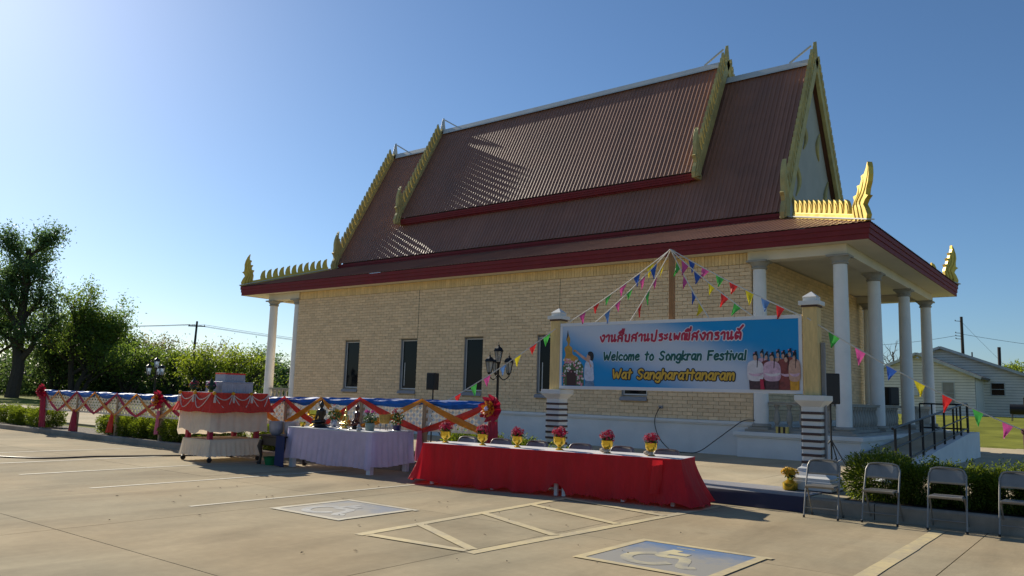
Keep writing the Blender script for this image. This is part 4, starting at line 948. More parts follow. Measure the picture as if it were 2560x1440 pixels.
# loose flaps of cloth pinned at the near right corner
ux = Vector((math.cos(RZ), math.sin(RZ), 0)); uy = Vector((-math.sin(RZ), math.cos(RZ), 0))
o_ = rc[1]-ux*.42-uy*.045
MB().grid([[o_+ux*(a*.16)+Vector((0,0,RH-.03-.5*f))-uy*(.03+.07*f*math.sin(a*3+1))-ux*(.03*f) for a in (0, .3, .6, 1)] for f in (0, .3, .6, 1)]).build('cloth_flap', 'skirt_red', t_, smooth=True, fix=False)
for q in (.04, .30, .555, .585, .80, .97):
    for dd in (.06, RD-.06):
        b_ = rc[0]+ux*(RL*q)+uy*dd; MB().cbox((b_.x, b_.y, RH/2-.02), (.055, .055, RH-.06), RZ).build('leg', 'leg_white', t_)
# --- gold bowls with flowers
M('gold_bowl', (.75, .50, .05), .22, metal=.75, var=.12, scale=10, spec=.6); M('bloom_red', (.45, .02, .06), .6, island=.35, var=.2, scale=40, trans=.2); M('bloom_pink', (.62, .22, .30), .6, island=.3, trans=.2); M('bloom_white', (.66, .64, .60), .6, island=.2, trans=.2); M('bloom_yellow', (.65, .40, .02), .6, island=.2, trans=.2); M('bloom_mag', (.60, .10, .34), .6, island=.3, trans=.2); M('leaf_green', (.05, .10, .025), .6, island=.35, trans=.3); M('net', (.55, .46, .36), .8, trans=.2)
def flowers(c, r, n, ma, parent, name, seed, sz=.022, rz=.8, shell=.55, zmin=-.35):
    rg = np.random.RandomState(seed); mb = MB()
    for k in range(n):
        d = rg.normal(size=3); d /= np.linalg.norm(d); d[2] = abs(d[2]) if rg.rand() < .8 else max(d[2], zmin); rr_ = r*(shell+(1-shell)*rg.rand()); p_ = np.array(c)+d*rr_*np.array([1, 1, rz])
        nd = Vector(d+rg.normal(size=3)*.25).normalized(); a = nd.orthogonal().normalized(); b = nd.cross(a); m_ = 6; s_ = sz*rg.uniform(.7, 1.25); rot = rg.rand()*6
        vs_ = [Vector(p_)+nd*s_*.15]; 
        for j in range(m_*2):
            t = rot+math.pi*j/m_; rad2 = s_*(1 if j % 2 == 0 else .55); vs_.append(Vector(p_)+a*math.cos(t)*rad2+b*math.sin(t)*rad2+nd*s_*(.55 if j % 2 == 0 else .2))
        mb.add(vs_, [(0, 1+j, 1+(j+1) % (m_*2)) for j in range(m_*2)])
    return mb.build(name, ma, parent, fix=False)
def leaves(c, r, n, ma, parent, name, seed, sz=.03, rz=.8):
    rg = np.random.RandomState(seed); mb = MB()
    for k in range(n):
        d = rg.normal(size=3); d /= np.linalg.norm(d); p_ = Vector(np.array(c)+d*r*(rg.rand()**.4)*np.array([1, 1, rz])); a = Vector(d*.6+rg.normal(size=3)*.6).normalized(); b = a.orthogonal().normalized(); s_ = sz*rg.uniform(.6, 1.3)
        mb.add([p_-a*s_, p_+b*s_*.38+a*s_*.1, p_+a*s_, p_-b*s_*.38+a*s_*.1], [(0,1,2,3)])
    return mb.build(name, ma, parent, fix=False)
BOWL = [(.058,0),(.062,.012),(.030,.028),(.024,.05),(.05,.072),(.085,.10),(.094,.135),(.096,.20),(.090,.20),(.080,.14),(.02,.11)]
labs = ['leftmost gold flower bowl on the red table, pale petals among the pink', 'gold bowl of salmon red flowers, second from the left on the red table', 'gold bowl of crimson flowers, third from the left on the red table', 'gold bowl of crimson flowers in front of the striped sign post', 'gold bowl of crimson flowers with cloth bow, second from the right', 'gold bowl of dark red and pale flowers with cloth bow, rightmost']
fx = [(-9.85, 10.78), (-9.06, 10.88), (-8.40, 11.02), (-7.62, 11.16), (-6.78, 11.30), (-6.06, 11.44)]
for i, (x, y) in enumerate(fx):
    s_ = (1, .97, .93, 1.08, 1.0, 1.0)[i]
    b_ = thing('flower_bowl', (x, y, RH+.001), labs[i], 'flower bowl', 'gold flower bowls on the red table')
    MB().lathe([(r*s_, z*s_) for r, z in BOWL], (x, y, RH+.002), 20).build('bowl', 'gold_bowl', b_, smooth=40)
    c_ = (x, y, RH+.25*s_); flowers(c_, .125*s_, 120, 'bloom_red' if i != 1 else 'bloom_red', b_, 'blooms', 20+i, .024, .95); flowers(c_, .128*s_, 30 if i in (0, 1, 5) else 14, 'bloom_pink', b_, 'pale_blooms', 40+i, .02, .95)
    leaves((x, y, RH+.215*s_), .10*s_, 130, 'leaf_green', b_, 'foliage', 60+i, .03, .6)
    if i == 0: flowers((x, y, RH+.21), .11, 25, 'bloom_yellow', b_, 'yellow_blooms', 90, .02, .35)
    if i >= 4:
        mb = MB()
        for k in range(7): a = k*.9; mb.ball((x+.05*math.cos(a)-.02, y-.05+.04*math.sin(a), RH+.035+.012*(k % 3)), .034, 8, 6, sz=.8)
        mb.build('cloth_bow', 'net', b_, smooth=True)
# --- white table with lilac skirt
WT = (-12.84, 11.14); WZ_ = .09; WLn, WD, WH = 2.34, 1.24, .82
wc = rect_corners(WT, WLn, WD, WZ_)
t_ = thing('offering_table', (*WT, 0), 'white legged table with pleated lilac skirt carrying Buddha statues and vases', 'table')
MB().prism([(-WLn/2-.01, -WD/2-.01), (WLn/2+.01, -WD/2-.01), (WLn/2+.01, WD/2+.01), (-WLn/2-.01, WD/2+.01)], (*WT, WH-.02), (math.cos(WZ_), math.sin(WZ_), 0), (-math.sin(WZ_), math.cos(WZ_), 0), (0, 0, .022)).build('table_top', 'cloth_white', t_, bevel=.006)
skirt_mesh(wc, WH-.006, .14, .15, .036, .05, lambda S, i, t: .02*math.sin(S*4)+(.05-.10*t if i == 0 else .02), 9, billow=lambda i, t, f: .10*f*(i == 3), rows_n=8, power=.8).build('table_skirt', 'skirt_lilac', t_, smooth=True, fix=False)
for k, (a, b) in enumerate(((-.46, -.43), (.46, -.43), (.46, .43), (-.46, .43))):
    x = WT[0]+a*WLn*math.cos(WZ_)-b*WD*math.sin(WZ_); y = WT[1]+a*WLn*math.sin(WZ_)+b*WD*math.cos(WZ_); MB().cbox((x, y, .4), (.10, .10, .8), WZ_).build('leg', 'leg_white', t_)
TZ = WH+.003
# statues
M('bronze_black', (.03, .026, .022), .32, metal=.5, var=.2, spec=.6); M('statue_gold', (.70, .50, .14), .25, metal=.8, var=.12, spec=.6); M('statue_brown', (.085, .022, .016), .28, metal=.3, var=.2, spec=.6)
def buddha(label, x, y, h, ma, rz, spire=.12, ped='statue_gold', pedh=.12):
    o = thing('buddha_statue', (x, y, TZ), label, 'statue', 'seated Buddha statues on the offering table', rz)
    s_ = h; mb = MB()
    mb.lathe([(.30*s_,0),(.31*s_,.02*s_),(.26*s_,.05*s_),(.28*s_,pedh*s_*.8),(.27*s_,pedh*s_)], (0,0,0), 20, 1, .72); mb.build('pedestal', ped, None, smooth=35).parent = o
    z = pedh*s_; b = MB()
    b.ball((0, -.02*s_, z+.065*s_), .13*s_, 14, 8, 2.0, 1.25, .5)                                     # lap
    for sg in (-1, 1):
        b.tube([(sg*.10*s_, .06*s_, z+.08*s_), (sg*.25*s_, -.03*s_, z+.075*s_), (sg*.20*s_, -.13*s_, z+.065*s_), (-sg*.02*s_, -.16*s_, z+.07*s_)], [.075*s_, .07*s_, .055*s_, .04*s_], 10)   # crossed legs
        b.tube([(sg*.145*s_, .03*s_, z+.44*s_), (sg*.19*s_, .02*s_, z+.30*s_), (sg*.17*s_, -.06*s_, z+.18*s_), (sg*.05*s_, -.14*s_, z+.13*s_)], [.05*s_, .045*s_, .036*s_, .03*s_], 10)     # arms
    b.lathe([(.10*s_,.06*s_),(.105*s_,.16*s_),(.115*s_,.26*s_),(.145*s_,.38*s_),(.15*s_,.43*s_),(.10*s_,.475*s_),(.048*s_,.50*s_),(.045*s_,.53*s_)], (0, .03*s_, z), 16, 1.05, .66)
    b.ball((0, .02*s_, z+.605*s_), .078*s_, 14, 10, .92, 1.0, 1.22); b.ball((0, .03*s_, z+.675*s_), .05*s_, 12, 8); b.tube([(0, .03*s_, z+.70*s_), (0, .03*s_, z+(.76+spire)*s_)], [.035*s_, .006*s_], 10)
    for sg in (-1, 1): b.ball((sg*.075*s_, .025*s_, z+.585*s_), .03*s_, 8, 6, .4, .7, 1.6)
    b.ball((0, -.055*s_, z+.60*s_), .014*s_, 6, 5, 1, 1.4, 1.6)
    q = b.build('figure', ma, None, smooth=50); q.parent = o
    return o
buddha('black seated Buddha statue on the white table, tallest of the three', -13.36, 10.76, .64, 'bronze_black', rad(-75), .03, 'bronze_black')
buddha('small bright gold seated Buddha statue with pointed crown on the white table', -12.93, 11.06, .46, 'statue_gold', rad(-12), .14)
buddha('dark brown seated Buddha statue beside the small gold one', -12.62, 11.08, .60, 'statue_brown', rad(-35), .03, 'bronze_black', .1)
# gold pedestal bowl and small gold cup
t_ = thing('pedestal_bowl', (-13.80, 10.98, TZ), 'large gold pedestal bowl at the left end of the white table', 'bowl')
MB().lathe([(.11,0),(.115,.02),(.05,.06),(.035,.12),(.06,.16),(.045,.18),(.10,.21),(.15,.235),(.155,.25),(.17,.26),(.165,.34),(.155,.34),(.145,.26),(.02,.24)], (-13.80, 10.98, TZ), 28).build('bowl', 'gold_bowl', t_, smooth=40)
MB().lathe([(.19,.232),(.195,.238),(.15,.245)], (-13.80, 10.98, TZ), 28).build('saucer', 'gold_bowl', t_, smooth=40)
t_ = thing('gold_cup', (-13.80, 10.66, TZ), 'small round gold cup beside the large pedestal bowl', 'cup')
MB().lathe([(.03,0),(.032,.01),(.055,.03),(.062,.065),(.055,.10),(.05,.10),(.05,.04)], (-13.80, 10.66, TZ), 18).build('cup', 'gold_bowl', t_, smooth=40)
M('porcelain', (.12, .14, .22), .25, var=.6, scale=30, col2=(.5, .5, .55)); M('ceramic_green', (.20, .26, .22), .35, var=.2, scale=8); M('glass_grey', (.35, .37, .37), .2, var=.1); M('navy_pot', (.025, .02, .09), .3); M('wicker', (.42, .27, .06), .6, var=.35, scale=40)
def vase(label, x, y, prof, ma, h, blooms, seed):
    o = thing('flower_vase', (x, y, TZ), label, 'vase', 'flower vases on the white table')
    MB().lathe(prof, (x, y, TZ), 18).build('vase', ma, o, smooth=40)
    rg = random.Random(seed); mb = MB()
    for k in range(9): a = rg.random()*6.28; rr_ = rg.uniform(.02, .13); mb.tube([(x, y, TZ+prof[-1][1]*.6), (x+rr_*.5*math.cos(a), y+rr_*.5*math.sin(a), TZ+h*.6), (x+rr_*math.cos(a), y+rr_*math.sin(a), TZ+h)], .003, 5)
    mb.build('stems', 'leaf_green', o)
    leaves((x, y, TZ+h*.72), .15, 110, 'leaf_green', o, 'foliage', seed, .038, .9)
    for i, (dx, dz, r, n, bm_) in enumerate(blooms): flowers((x+dx, y-.02, TZ+h+dz), r, n, bm_, o, 'blooms', seed+i, .024, .8, .4)
    return o
VP_ = [(.05,0),(.055,.01),(.075,.06),(.07,.12),(.05,.14),(.06,.16),(.055,.16),(.045,.13)]
vase('blue and white porcelain vase of white flowers beside the black statue', -13.50, 11.24, VP_, 'porcelain', .36, ((0, 0, .09, 70, 'bloom_white'), (.10, .06, .05, 22, 'bloom_white'), (.12, -.04, .08, 20, 'bloom_yellow'), (.02, .08, .03, 6, 'bloom_red')), 101)
vase('grey green pot of pink flowers near the right corner of the white table', -12.02, 10.92, [(.085,0),(.09,.02),(.095,.14),(.09,.15),(.08,.12)], 'ceramic_green', .34, ((-.06, .02, .06, 26, 'bloom_mag'), (.10, .02, .05, 20, 'bloom_mag'), (-.1, -.1, .06, 12, 'bloom_white')), 111)
vase('navy pot of white and red flowers at the right end of the white table', -11.92, 11.56, [(.09,0),(.08,.01),(.095,.09),(.10,.10),(.09,.10),(.08,.05)], 'navy_pot', .33, ((-.08, .03, .07, 40, 'bloom_white'), (.10, .05, .07, 40, 'bloom_white'), (0, .02, .10, 26, 'bloom_red'), (.06, -.1, .07, 10, 'bloom_yellow')), 121)
t_ = thing('gold_basket', (-12.05, 11.34, TZ), 'gilded basket bowl on thin legs between the two flower pots', 'basket')
MB().lathe([(.03,.13),(.09,.14),(.105,.17),(.12,.31),(.115,.31),(.09,.18)], (-12.05, 11.34, TZ), 20).build('basket', 'wicker', t_, smooth=40)
for a in (0, 2.1, 4.2): MB().tube([(-12.05+.07*math.cos(a), 11.34+.07*math.sin(a), TZ+.14), (-12.05+.09*math.cos(a), 11.34+.09*math.sin(a), TZ)], .006, 6).build('leg', 'dark_metal', t_)
t_ = thing('candle_cup', (-12.28, 10.86, TZ), 'little white cup with a red candle on the white table edge', 'candle')
MB().lathe([(.03,0),(.04,.035),(.035,.035)], (-12.28, 10.86, TZ), 12).build('cup', 'cloth_white', t_, smooth=40); MB().lathe([(.026,.0),(.026,.09),(.004,.10)], (-12.28, 10.86, TZ+.012), 10).build('candle', 'cloth_scarlet', t_, smooth=40)
t_ = thing('glass_lotus', (-11.98, 10.60, TZ), 'little pale figurine standing at the near corner of the white table', 'figurine')
MB().lathe([(.04,0),(.05,.02),(.03,.05),(.045,.08),(.02,.12),(.005,.14)], (-11.98, 10.60, TZ), 12).build('body', 'glass_grey', t_, smooth=40)
for k, (x, y) in enumerate(((-13.08, 10.75), (-12.80, 10.80), (-12.44, 10.76))):
    t_ = thing('offering_dish', (x, y, TZ), ('small silver dish in front of the black statue', 'small silver dish in front of the gold statue', 'small silver dish right of the brown statue')[k], 'dish', 'silver offering dishes')
    MB().lathe([(.03,0),(.012,.02),(.012,.035),(.05,.05),(.06,.06),(.055,.06),(.02,.05)], (x, y, TZ), 16).build('dish', 'steel', t_, smooth=40)
# --- dark carved side table with silver bowls, green tub
t_ = thing('carved_table', (-14.35, 10.55, 0), 'dark carved wooden table between the cart and the white table', 'table'); M('dark_wood', (.03, .018, .014), .4, var=.3, scale=6, stretch=(4, 4, 1)); M('blue_cloth', (.012, .02, .09), .7)
MB().box(-14.78, -13.92, 10.28, 10.92, .58, .62).build('table_top', 'dark_wood', t_, bevel=.01); MB().box(-14.72, -13.98, 10.33, 10.87, .40, .58).build('apron', 'dark_wood', t_, bevel=.01)
for sx_, sy_ in ((-1,-1),(1,-1),(1,1),(-1,1)):
    x, y = -14.35+sx_*.37, 10.6+sy_*.27; MB().tube([(x, y, .5), (x+sx_*.03, y+sy_*.02, .38), (x-sx_*.01, y, .2), (x+sx_*.01, y, .08), (x+sx_*.03, y+sy_*.02, .0)], [.05, .055, .03, .028, .05], 10).ball((x+sx_*.03, y+sy_*.02, .035), .05, 8, 6, sz=.7).build('leg', 'dark_wood', t_, smooth=True)
for k, (x, y) in enumerate(((-14.50, 10.52), (-14.20, 10.68))):
    b_ = thing('silver_bowl', (x, y, .62), ('silver bowl on the dark table, next to the cart', 'silver bowl on the dark table, next to the white table')[k], 'bowl', 'silver bowls on the dark table')
    MB().lathe([(.09,0),(.10,.015),(.14,.06),(.15,.16),(.155,.26),(.165,.28),(.155,.28),(.14,.20),(.13,.08)], (x, y, .621), 22).build('bowl', 'silver_cloth', b_, smooth=40)
b_ = MB().prism([(-.14,0),(.14,0),(.15,-.62),(-.16,-.6)], (-13.98, 10.265, .625), (1,0,0), (0,0,1), (0,-.008,0)).build('blue_cloth', 'blue_cloth', label='dark blue cloth hanging over the edge of the carved table', cat='cloth')
M('green_plastic', (.012, .16, .05), .4)
b_ = thing('green_tub', (-14.45, 10.42, 0), 'green plastic tub on the ground under the dark table', 'tub'); MB().lathe([(.13,.001),(.17,.15),(.19,.16),(.18,.165),(.165,.15),(.12,.02)], (-14.45, 10.42, 0), 22).build('tub', 'green_plastic', b_, smooth=40)
# --- tiered ceremonial cart
CC = (-16.0, 10.2); CZ = .03; CLn, CD = 1.02, 1.26
cart = thing('ceremony_cart', (*CC, 0), 'tiered ceremonial cart with red and white skirts and rope garlands on casters', 'cart')
cc = rect_corners(CC, CLn, CD, CZ); cu = rect_corners(CC, CLn+.10, CD+.12, CZ)
MB().prism([(-CLn/2, -CD/2), (CLn/2, -CD/2), (CLn/2, CD/2), (-CLn/2, CD/2)], (*CC, .435), (1, CZ, 0), (-CZ, 1, 0), (0, 0, .045)).build('platform', 'skirt_cream', cart, bevel=.008)
skirt_mesh(cc, .47, .12, .12, .026, .06, lambda S, i, t: .015*abs(math.sin(S*28)), 3, rows_n=7).build('lower_skirt', 'skirt_cream', cart, smooth=True, fix=False)
for p_ in cc:
    w_ = MB(); x, y = p_.x*.96+CC[0]*.04, p_.y*.96+CC[1]*.04
    w_.prism([(.055*math.cos(t), .055+.055*math.sin(t)) for t in [2*math.pi*i/16 for i in range(16)]], (x-.015, y, 0), (0,1,0), (0,0,1), (.03,0,0)); cw = w_.build('caster', 'black', cart, smooth=40)
    MB().box(x-.022, x+.022, y-.02, y+.02, .09, .15).build('caster_fork', 'steel', cw)
for a, b in ((-.42,-.45),(.42,-.45),(.42,.45),(-.42,.45)):
    MB().cbox((CC[0]+a*CLn, CC[1]+b*CD, .93), (.09, .09, .9), CZ).build('cart_post', 'post_red', cart)
MB().prism([(-CLn/2-.06, -CD/2-.07), (CLn/2+.06, -CD/2-.07), (CLn/2+.06, CD/2+.07), (-CLn/2-.06, CD/2+.07)], (*CC, 1.455), (1, CZ, 0), (-CZ, 1, 0), (0, 0, .02)).build('upper_deck', 'silver_cloth', cart)
skirt_mesh(cu, 1.45, .64, .20, .022, .05, lambda S, i, t: -.10*(i == 3)+.05*(i == 0)*math.sin(t*9)+.01*math.sin(S*17), 5, billow=lambda i, t, f: .0, rows_n=8).build('white_valance', 'skirt_cream', cart, smooth=True, fix=False)
skirt_mesh(cu, 1.47, 1.06, .10, .024, .15, lambda S, i, t: .012*math.sin(S*9), 8, billow=lambda i, t, f: .02+.07*f*f*(i == 3)+.05*f*f*(i == 1), rows_n=8).build('red_valance', 'valance_red', cart, smooth=True, fix=False)
for (L1, D1, z0, z1, nm) in ((.60, .78, 1.477, 1.68, 'tier'), (.36, .50, 1.683, 1.87, 'tier')):
    c4 = rect_corners((CC[0]+.06, CC[1]+.05), L1, D1, CZ); tr = MB().prism([(-L1/2, -D1/2), (L1/2, -D1/2), (L1/2, D1/2), (-L1/2, D1/2)], (CC[0]+.06, CC[1]+.05, z0), (1, CZ, 0), (-CZ, 1, 0), (0, 0, z1-z0)).build(nm, 'silver_cloth', cart)
    skirt_mesh(c4, z1+.004, z0+.004, .045, .006, .004, 0, 2, rows_n=3).build('pleated_cover', 'silver_cloth', tr, smooth=True, fix=False)
    MB().prism([(-L1/2-.012, -D1/2-.012), (L1/2+.012, -D1/2-.012), (L1/2+.012, D1/2+.012), (-L1/2-.012, D1/2+.012)], (CC[0]+.06, CC[1]+.05, z1+.004), (1, CZ, 0), (-CZ, 1, 0), (0, 0, .03)).build('tier_cover', 'valance_red' if z0 > 1.6 else 'silver_cloth', tr, bevel=.01)
# rope garlands and marigold knots along the two visible sides
M('garland', (.62, .50, .42), .8)
M('marigold', (.66, .30, .01), .7, var=.2, scale=60)
def garland(a, b, drop, out):
    pts = []
    for t in np.linspace(0, 1, 15):
        q = a.lerp(b, t); k_ = math.sin(math.pi*t); pts.append((q.x+out.x*(.05+.30*drop*k_), q.y+out.y*(.05+.30*drop*k_), 1.45-drop*k_**.9))
    MB().tube(pts, .010, 7).build('garland', 'garland', cart, smooth=True)
c_ = cu
for side, n in ((0, 2), (1, 3), (3, 2)):
    a, b = c_[side], c_[(side+1) % 4]; d = (b-a).normalized(); out = Vector((d.y, -d.x, 0))
    for k in range(n):
        p_, q_ = a.lerp(b, k/n), a.lerp(b, (k+1)/n); garland(p_, q_, .13, out); garland(p_, q_, .30, out)
        MB().ball((p_.x+out.x*.06, p_.y+out.y*.06, 1.46), .04, 9, 6).build('marigold_knot', 'marigold', cart, smooth=True)
        MB().lathe([(.005,0),(.012,-.04),(.022,-.06),(.03,-.17),(.004,-.175)], (p_.x+out.x*.09, p_.y+out.y*.09, 1.43), 10).build('tassel', 'garland', cart, smooth=True)
for k, (x, y) in enumerate(((-16.50, 9.72), (-15.78, 9.70))):
    o = thing('banana_leaf_offering', (x, y, 1.478), ('dark green cone shaped flower offering at the left corner of the cart', 'dark green cone shaped flower offering at the near corner of the cart')[k], 'flower offering', 'flower offerings on the cart')
    MB().lathe([(.05,0),(.06,.02),(.04,.05)], (x, y, 1.478), 14).build('dish', 'gold_bowl', o, smooth=40); M('leaf_dark', (.012, .035, .012), .5, var=.3)
    MB().lathe([(.04,.04),(.09,.08),(.105,.13),(.085,.19),(.05,.23),(.02,.27),(.006,.33)], (x, y, 1.478), 16).build('leaf_cone', 'leaf_dark', o, smooth=40)
    flowers((x, y, 1.59), .11, 26, 'bloom_yellow', o, 'yellow_blooms', 200+k, .02, .5, .9); flowers((x, y, 1.62), .105, 22, 'bloom_red' if k == 0 else 'bloom_mag', o, 'red_blooms', 210+k, .02, 1.0, .95)
# ================================================================== CHAIRS
M('chair_paint', (.22, .21, .19), .40, metal=.35, var=.12, scale=6, spec=.6); M('rubber', (.02, .02, .02), .8)
def make_chair():
    o = thing('folding_chair', (0, 0, 0), 'x', 'chair', 'grey steel folding chairs'); w = .225
    def fr(s_): return [(s_*w, -.20, .0), (s_*w*.985, -.07, .40), (s_*w*.97, .05, .70)]
    L_ = fr(-1); R_ = fr(1); top = [(-.19, .075, .765), (-.13, .083, .785), (0, .085, .79), (.13, .083, .785), (.19, .075, .765)]
    MB().tube(smooth_pts(L_, 5)+smooth_pts(top, 3)+smooth_pts(R_[::-1], 5), .0115, 10).build('back_frame', 'chair_paint', o, smooth=True)
    for s_ in (-1, 1): MB().tube([(s_*.20, -.10, .43), (s_*.205, .06, .22), (s_*.21, .21, .0)], .0105, 10).build('rear_leg', 'chair_paint', o, smooth=True)
    MB().tube([(-.205, .14, .10), (.205, .14, .10)], .007, 8).build('stretcher', 'chair_paint', o, smooth=True); MB().tube([(-w*.99, -.155, .135), (w*.99, -.155, .135)], .007, 8).build('stretcher', 'chair_paint', o, smooth=True)
    rows = []
    for i in range(9):
        f = i/8; y = lerp(-.235, .13, f); hw = lerp(.20, .185, f); drop = -.012*math.sin(math.pi*min(1, f*1.2))
        rows.append([(hw*u, y, .44+.012*(1-f)+drop*(1-u*u)-(.012 if i == 0 else 0)-(.02 if abs(u) == 1 else 0)) for u in (-1, -.93, -.6, -.2, .2, .6, .93, 1)])
    rows.insert(0, [(x*.99, y+.002, z-.028) for x, y, z in rows[0]])
    MB().grid(rows).build('seat', 'chair_paint', o, smooth=50, fix=False).modifiers.new('s', 'SOLIDIFY').thickness = .004
    rows = []
    for i in range(7):
        f = i/6; z = lerp(.585, .782, f); rows.append([(lerp(.215, .205 if f < .7 else .205-.055*((f-.7)/.3)**2, f)*u, lerp(.005, .082, f)+.03*(1-u*u)-.004, z-(.012*u*u if i == 6 else 0)) for u in np.linspace(-1, 1, 11)])
    MB().grid(rows).build('backrest', 'chair_paint', o, smooth=50, fix=False).modifiers.new('s', 'SOLIDIFY').thickness = .004
    for x, y in ((-w, -.20), (w, -.20), (-.21, .21), (.21, .21)): MB().lathe([(.015,0),(.015,.03)], (x, y+(.004 if y < 0 else -.004), 0), 10).build('foot_cap', 'rubber', o)
    return o
chair = make_chair(); first = [True]
def put_chair(x, y, rz, label, s=1.0):
    c = chair if first[0] else copy_tree(chair); first[0] = False
    c.location = (x, y, .001); c.rotation_euler.z = rz; c['label'] = label; c.scale = (s, s, s)
cl = ['grey steel folding chair standing in front of the right sign post base', 'grey steel folding chair at the left end of the hedge, second of the row', 'grey steel folding chair straddling the end of the yellow line', 'grey steel folding chair cut off by the right edge of the picture']
for (x, y), l, r in zip(((-3.60, 12.02), (-2.84, 12.16), (-2.03, 12.16), (-1.22, 12.28)), cl, (.06, -.03, .05, .02)): put_chair(x, y, r, l, 1.02)
cb = ['folding chair tucked behind the red table, leftmost beside the fence tail', 'folding chair tucked behind the red table, second from the left', 'folding chair tucked behind the red table, left of the striped post', 'folding chair tucked behind the red table, right of the striped post', 'folding chair tucked behind the red table, second from the right', 'folding chair tucked behind the red table, rightmost']
for k, (x, y) in enumerate(((-10.12, 11.72), (-9.36, 11.80), (-8.62, 11.92), (-7.74, 12.02), (-6.95, 12.10), (-6.14, 12.16))): put_chair(x, y-.06, RZ*.8+(.05 if k % 2 else -.04), cb[k])
# ================================================================== SMALL THINGS ROUND THE SIGN
M('navy_carpet', (.014, .012, .036), .7, var=.15, scale=5, sheen=.4)
P_ = []
for xx in np.linspace(-9.4, -3.95, 24):
    yk = kerb_y(xx)
    P_.append([(xx, yk-.09+.01*math.sin(xx*7), .006), (xx, yk-.055, .08), (xx, yk-.03+.006*math.sin(xx*5), .17), (xx, yk+.0, .222), (xx, yk+.05, .232), (xx, yk+.45, .2295+.002*math.sin(xx*3)), (xx, yk+.95, .2285), (xx, yk+1.15, .2275)])
MB().grid(P_).build('navy_carpet', 'navy_carpet', smooth=True, fix=False, label='dark navy carpet laid over the kerb step behind the red table', cat='carpet')
t_ = thing('flower_stand', (-4.42, 13.03, .235), 'gold pedestal bowl with yellow flowers at the foot of the right sign post', 'flower bowl')
MB().lathe([(.10,0),(.115,.02),(.12,.11),(.09,.13),(.05,.16),(.045,.20),(.06,.22)], (-4.42, 13.03, .235), 18).build('bowl', 'gold_bowl', t_, smooth=40)
flowers((-4.42, 13.03, .50), .13, 90, 'bloom_yellow', t_, 'blooms', 300, .035, .6); leaves((-4.42, 13.03, .46), .1, 60, 'leaf_green', t_, 'foliage', 301, .035, .6)
# cables
MB().tube(smooth_pts([(-26, 5.2, .012), (-18.8, 6.85, .012), (-17.9, 8.6, .012), (-17.2, 10.2, .012), (-16.6, 10.9, .012)], 10), .018, 8).build('rubber_hose', 'black', smooth=True, label='black rubber hose lying across the lot to the cart', cat='hose')
MB().tube(smooth_pts([(-10.47, YW-.04, 1.40), (-10.52, YW-.10, 1.30), (-10.60, YW-.14, 1.0), (-10.45, YW-.2, .6), (-10.1, YW-.3, .3), (-9.7, YW-.5, .235), (-9.2, YW-.4, .26), (-8.75, YW-.22, .6), (-8.35, YW-.2, .9), (-8.0, YW-.2, 1.13), (-7.7, YW-.1, 1.15)], 8), .012, 8).build('power_cable', 'black', smooth=True, label='black power cable looping from the wall outlet to the porch', cat='cable')
# speakers
M('speaker_black', (.014, .014, .016), .55, var=.15)
def speaker(label, c, w, d, h, rz, stand_z=None, cat_group='loudspeakers'):
    o = thing('loudspeaker', c, label, 'speaker', cat_group, rz)
    pl = [(-w/2, -d/2), (-w*.42, -d/2-.03), (w*.42, -d/2-.03), (w/2, -d/2), (w*.36, d/2), (-w*.36, d/2)]
    q = MB().prism(pl, (0,0,0), (1,0,0), (0,1,0), (0,0,h)).build('cabinet', 'speaker_black', None, bevel=.02); q.parent = o
    q = MB().box(-w*.40, w*.40, -d/2-.042, -d/2-.028, h*.06, h*.94).build('grille', 'black', None, bevel=.01); q.parent = o
    if stand_z is not None:
        z = stand_z-c[2]; s_ = thing('speaker_stand', (c[0], c[1], stand_z), 'black tripod stand under '+('the loudspeaker by the wall' if c[0] < -8 else 'the loudspeaker behind the right sign post'), 'stand', 'tripod speaker stands', rz)
        hh = c[2]-stand_z
        q = MB().tube([(0,0,.12),(0,0,hh)], .019, 10).build('pole', 'black', None, smooth=True); q.parent = s_
        for k in range(3):
            a = k*2.094+.5; q = MB().tube([(0, 0, hh*.47), (.52*math.cos(a), .52*math.sin(a), .01)], .012, 8).tube([(0,0,.14),(.30*math.cos(a), .30*math.sin(a), hh*.2)], .008, 6).build('tripod_leg', 'black', None, smooth=True); q.parent = s_
    return o
speaker('black loudspeaker on a stand between the second and third windows', (-14.35, 15.15, 1.68), .27, .24, .44, rad(10), .14)
speaker('black loudspeaker on a stand behind the right sign post', (-5.06, 17.5, 1.62), .40, .34, .64, rad(-60), .22)
speaker('black loudspeaker standing on the porch balustrade', (-5.6, 25.1, 1.64), .40, .34, .52, rad(60))
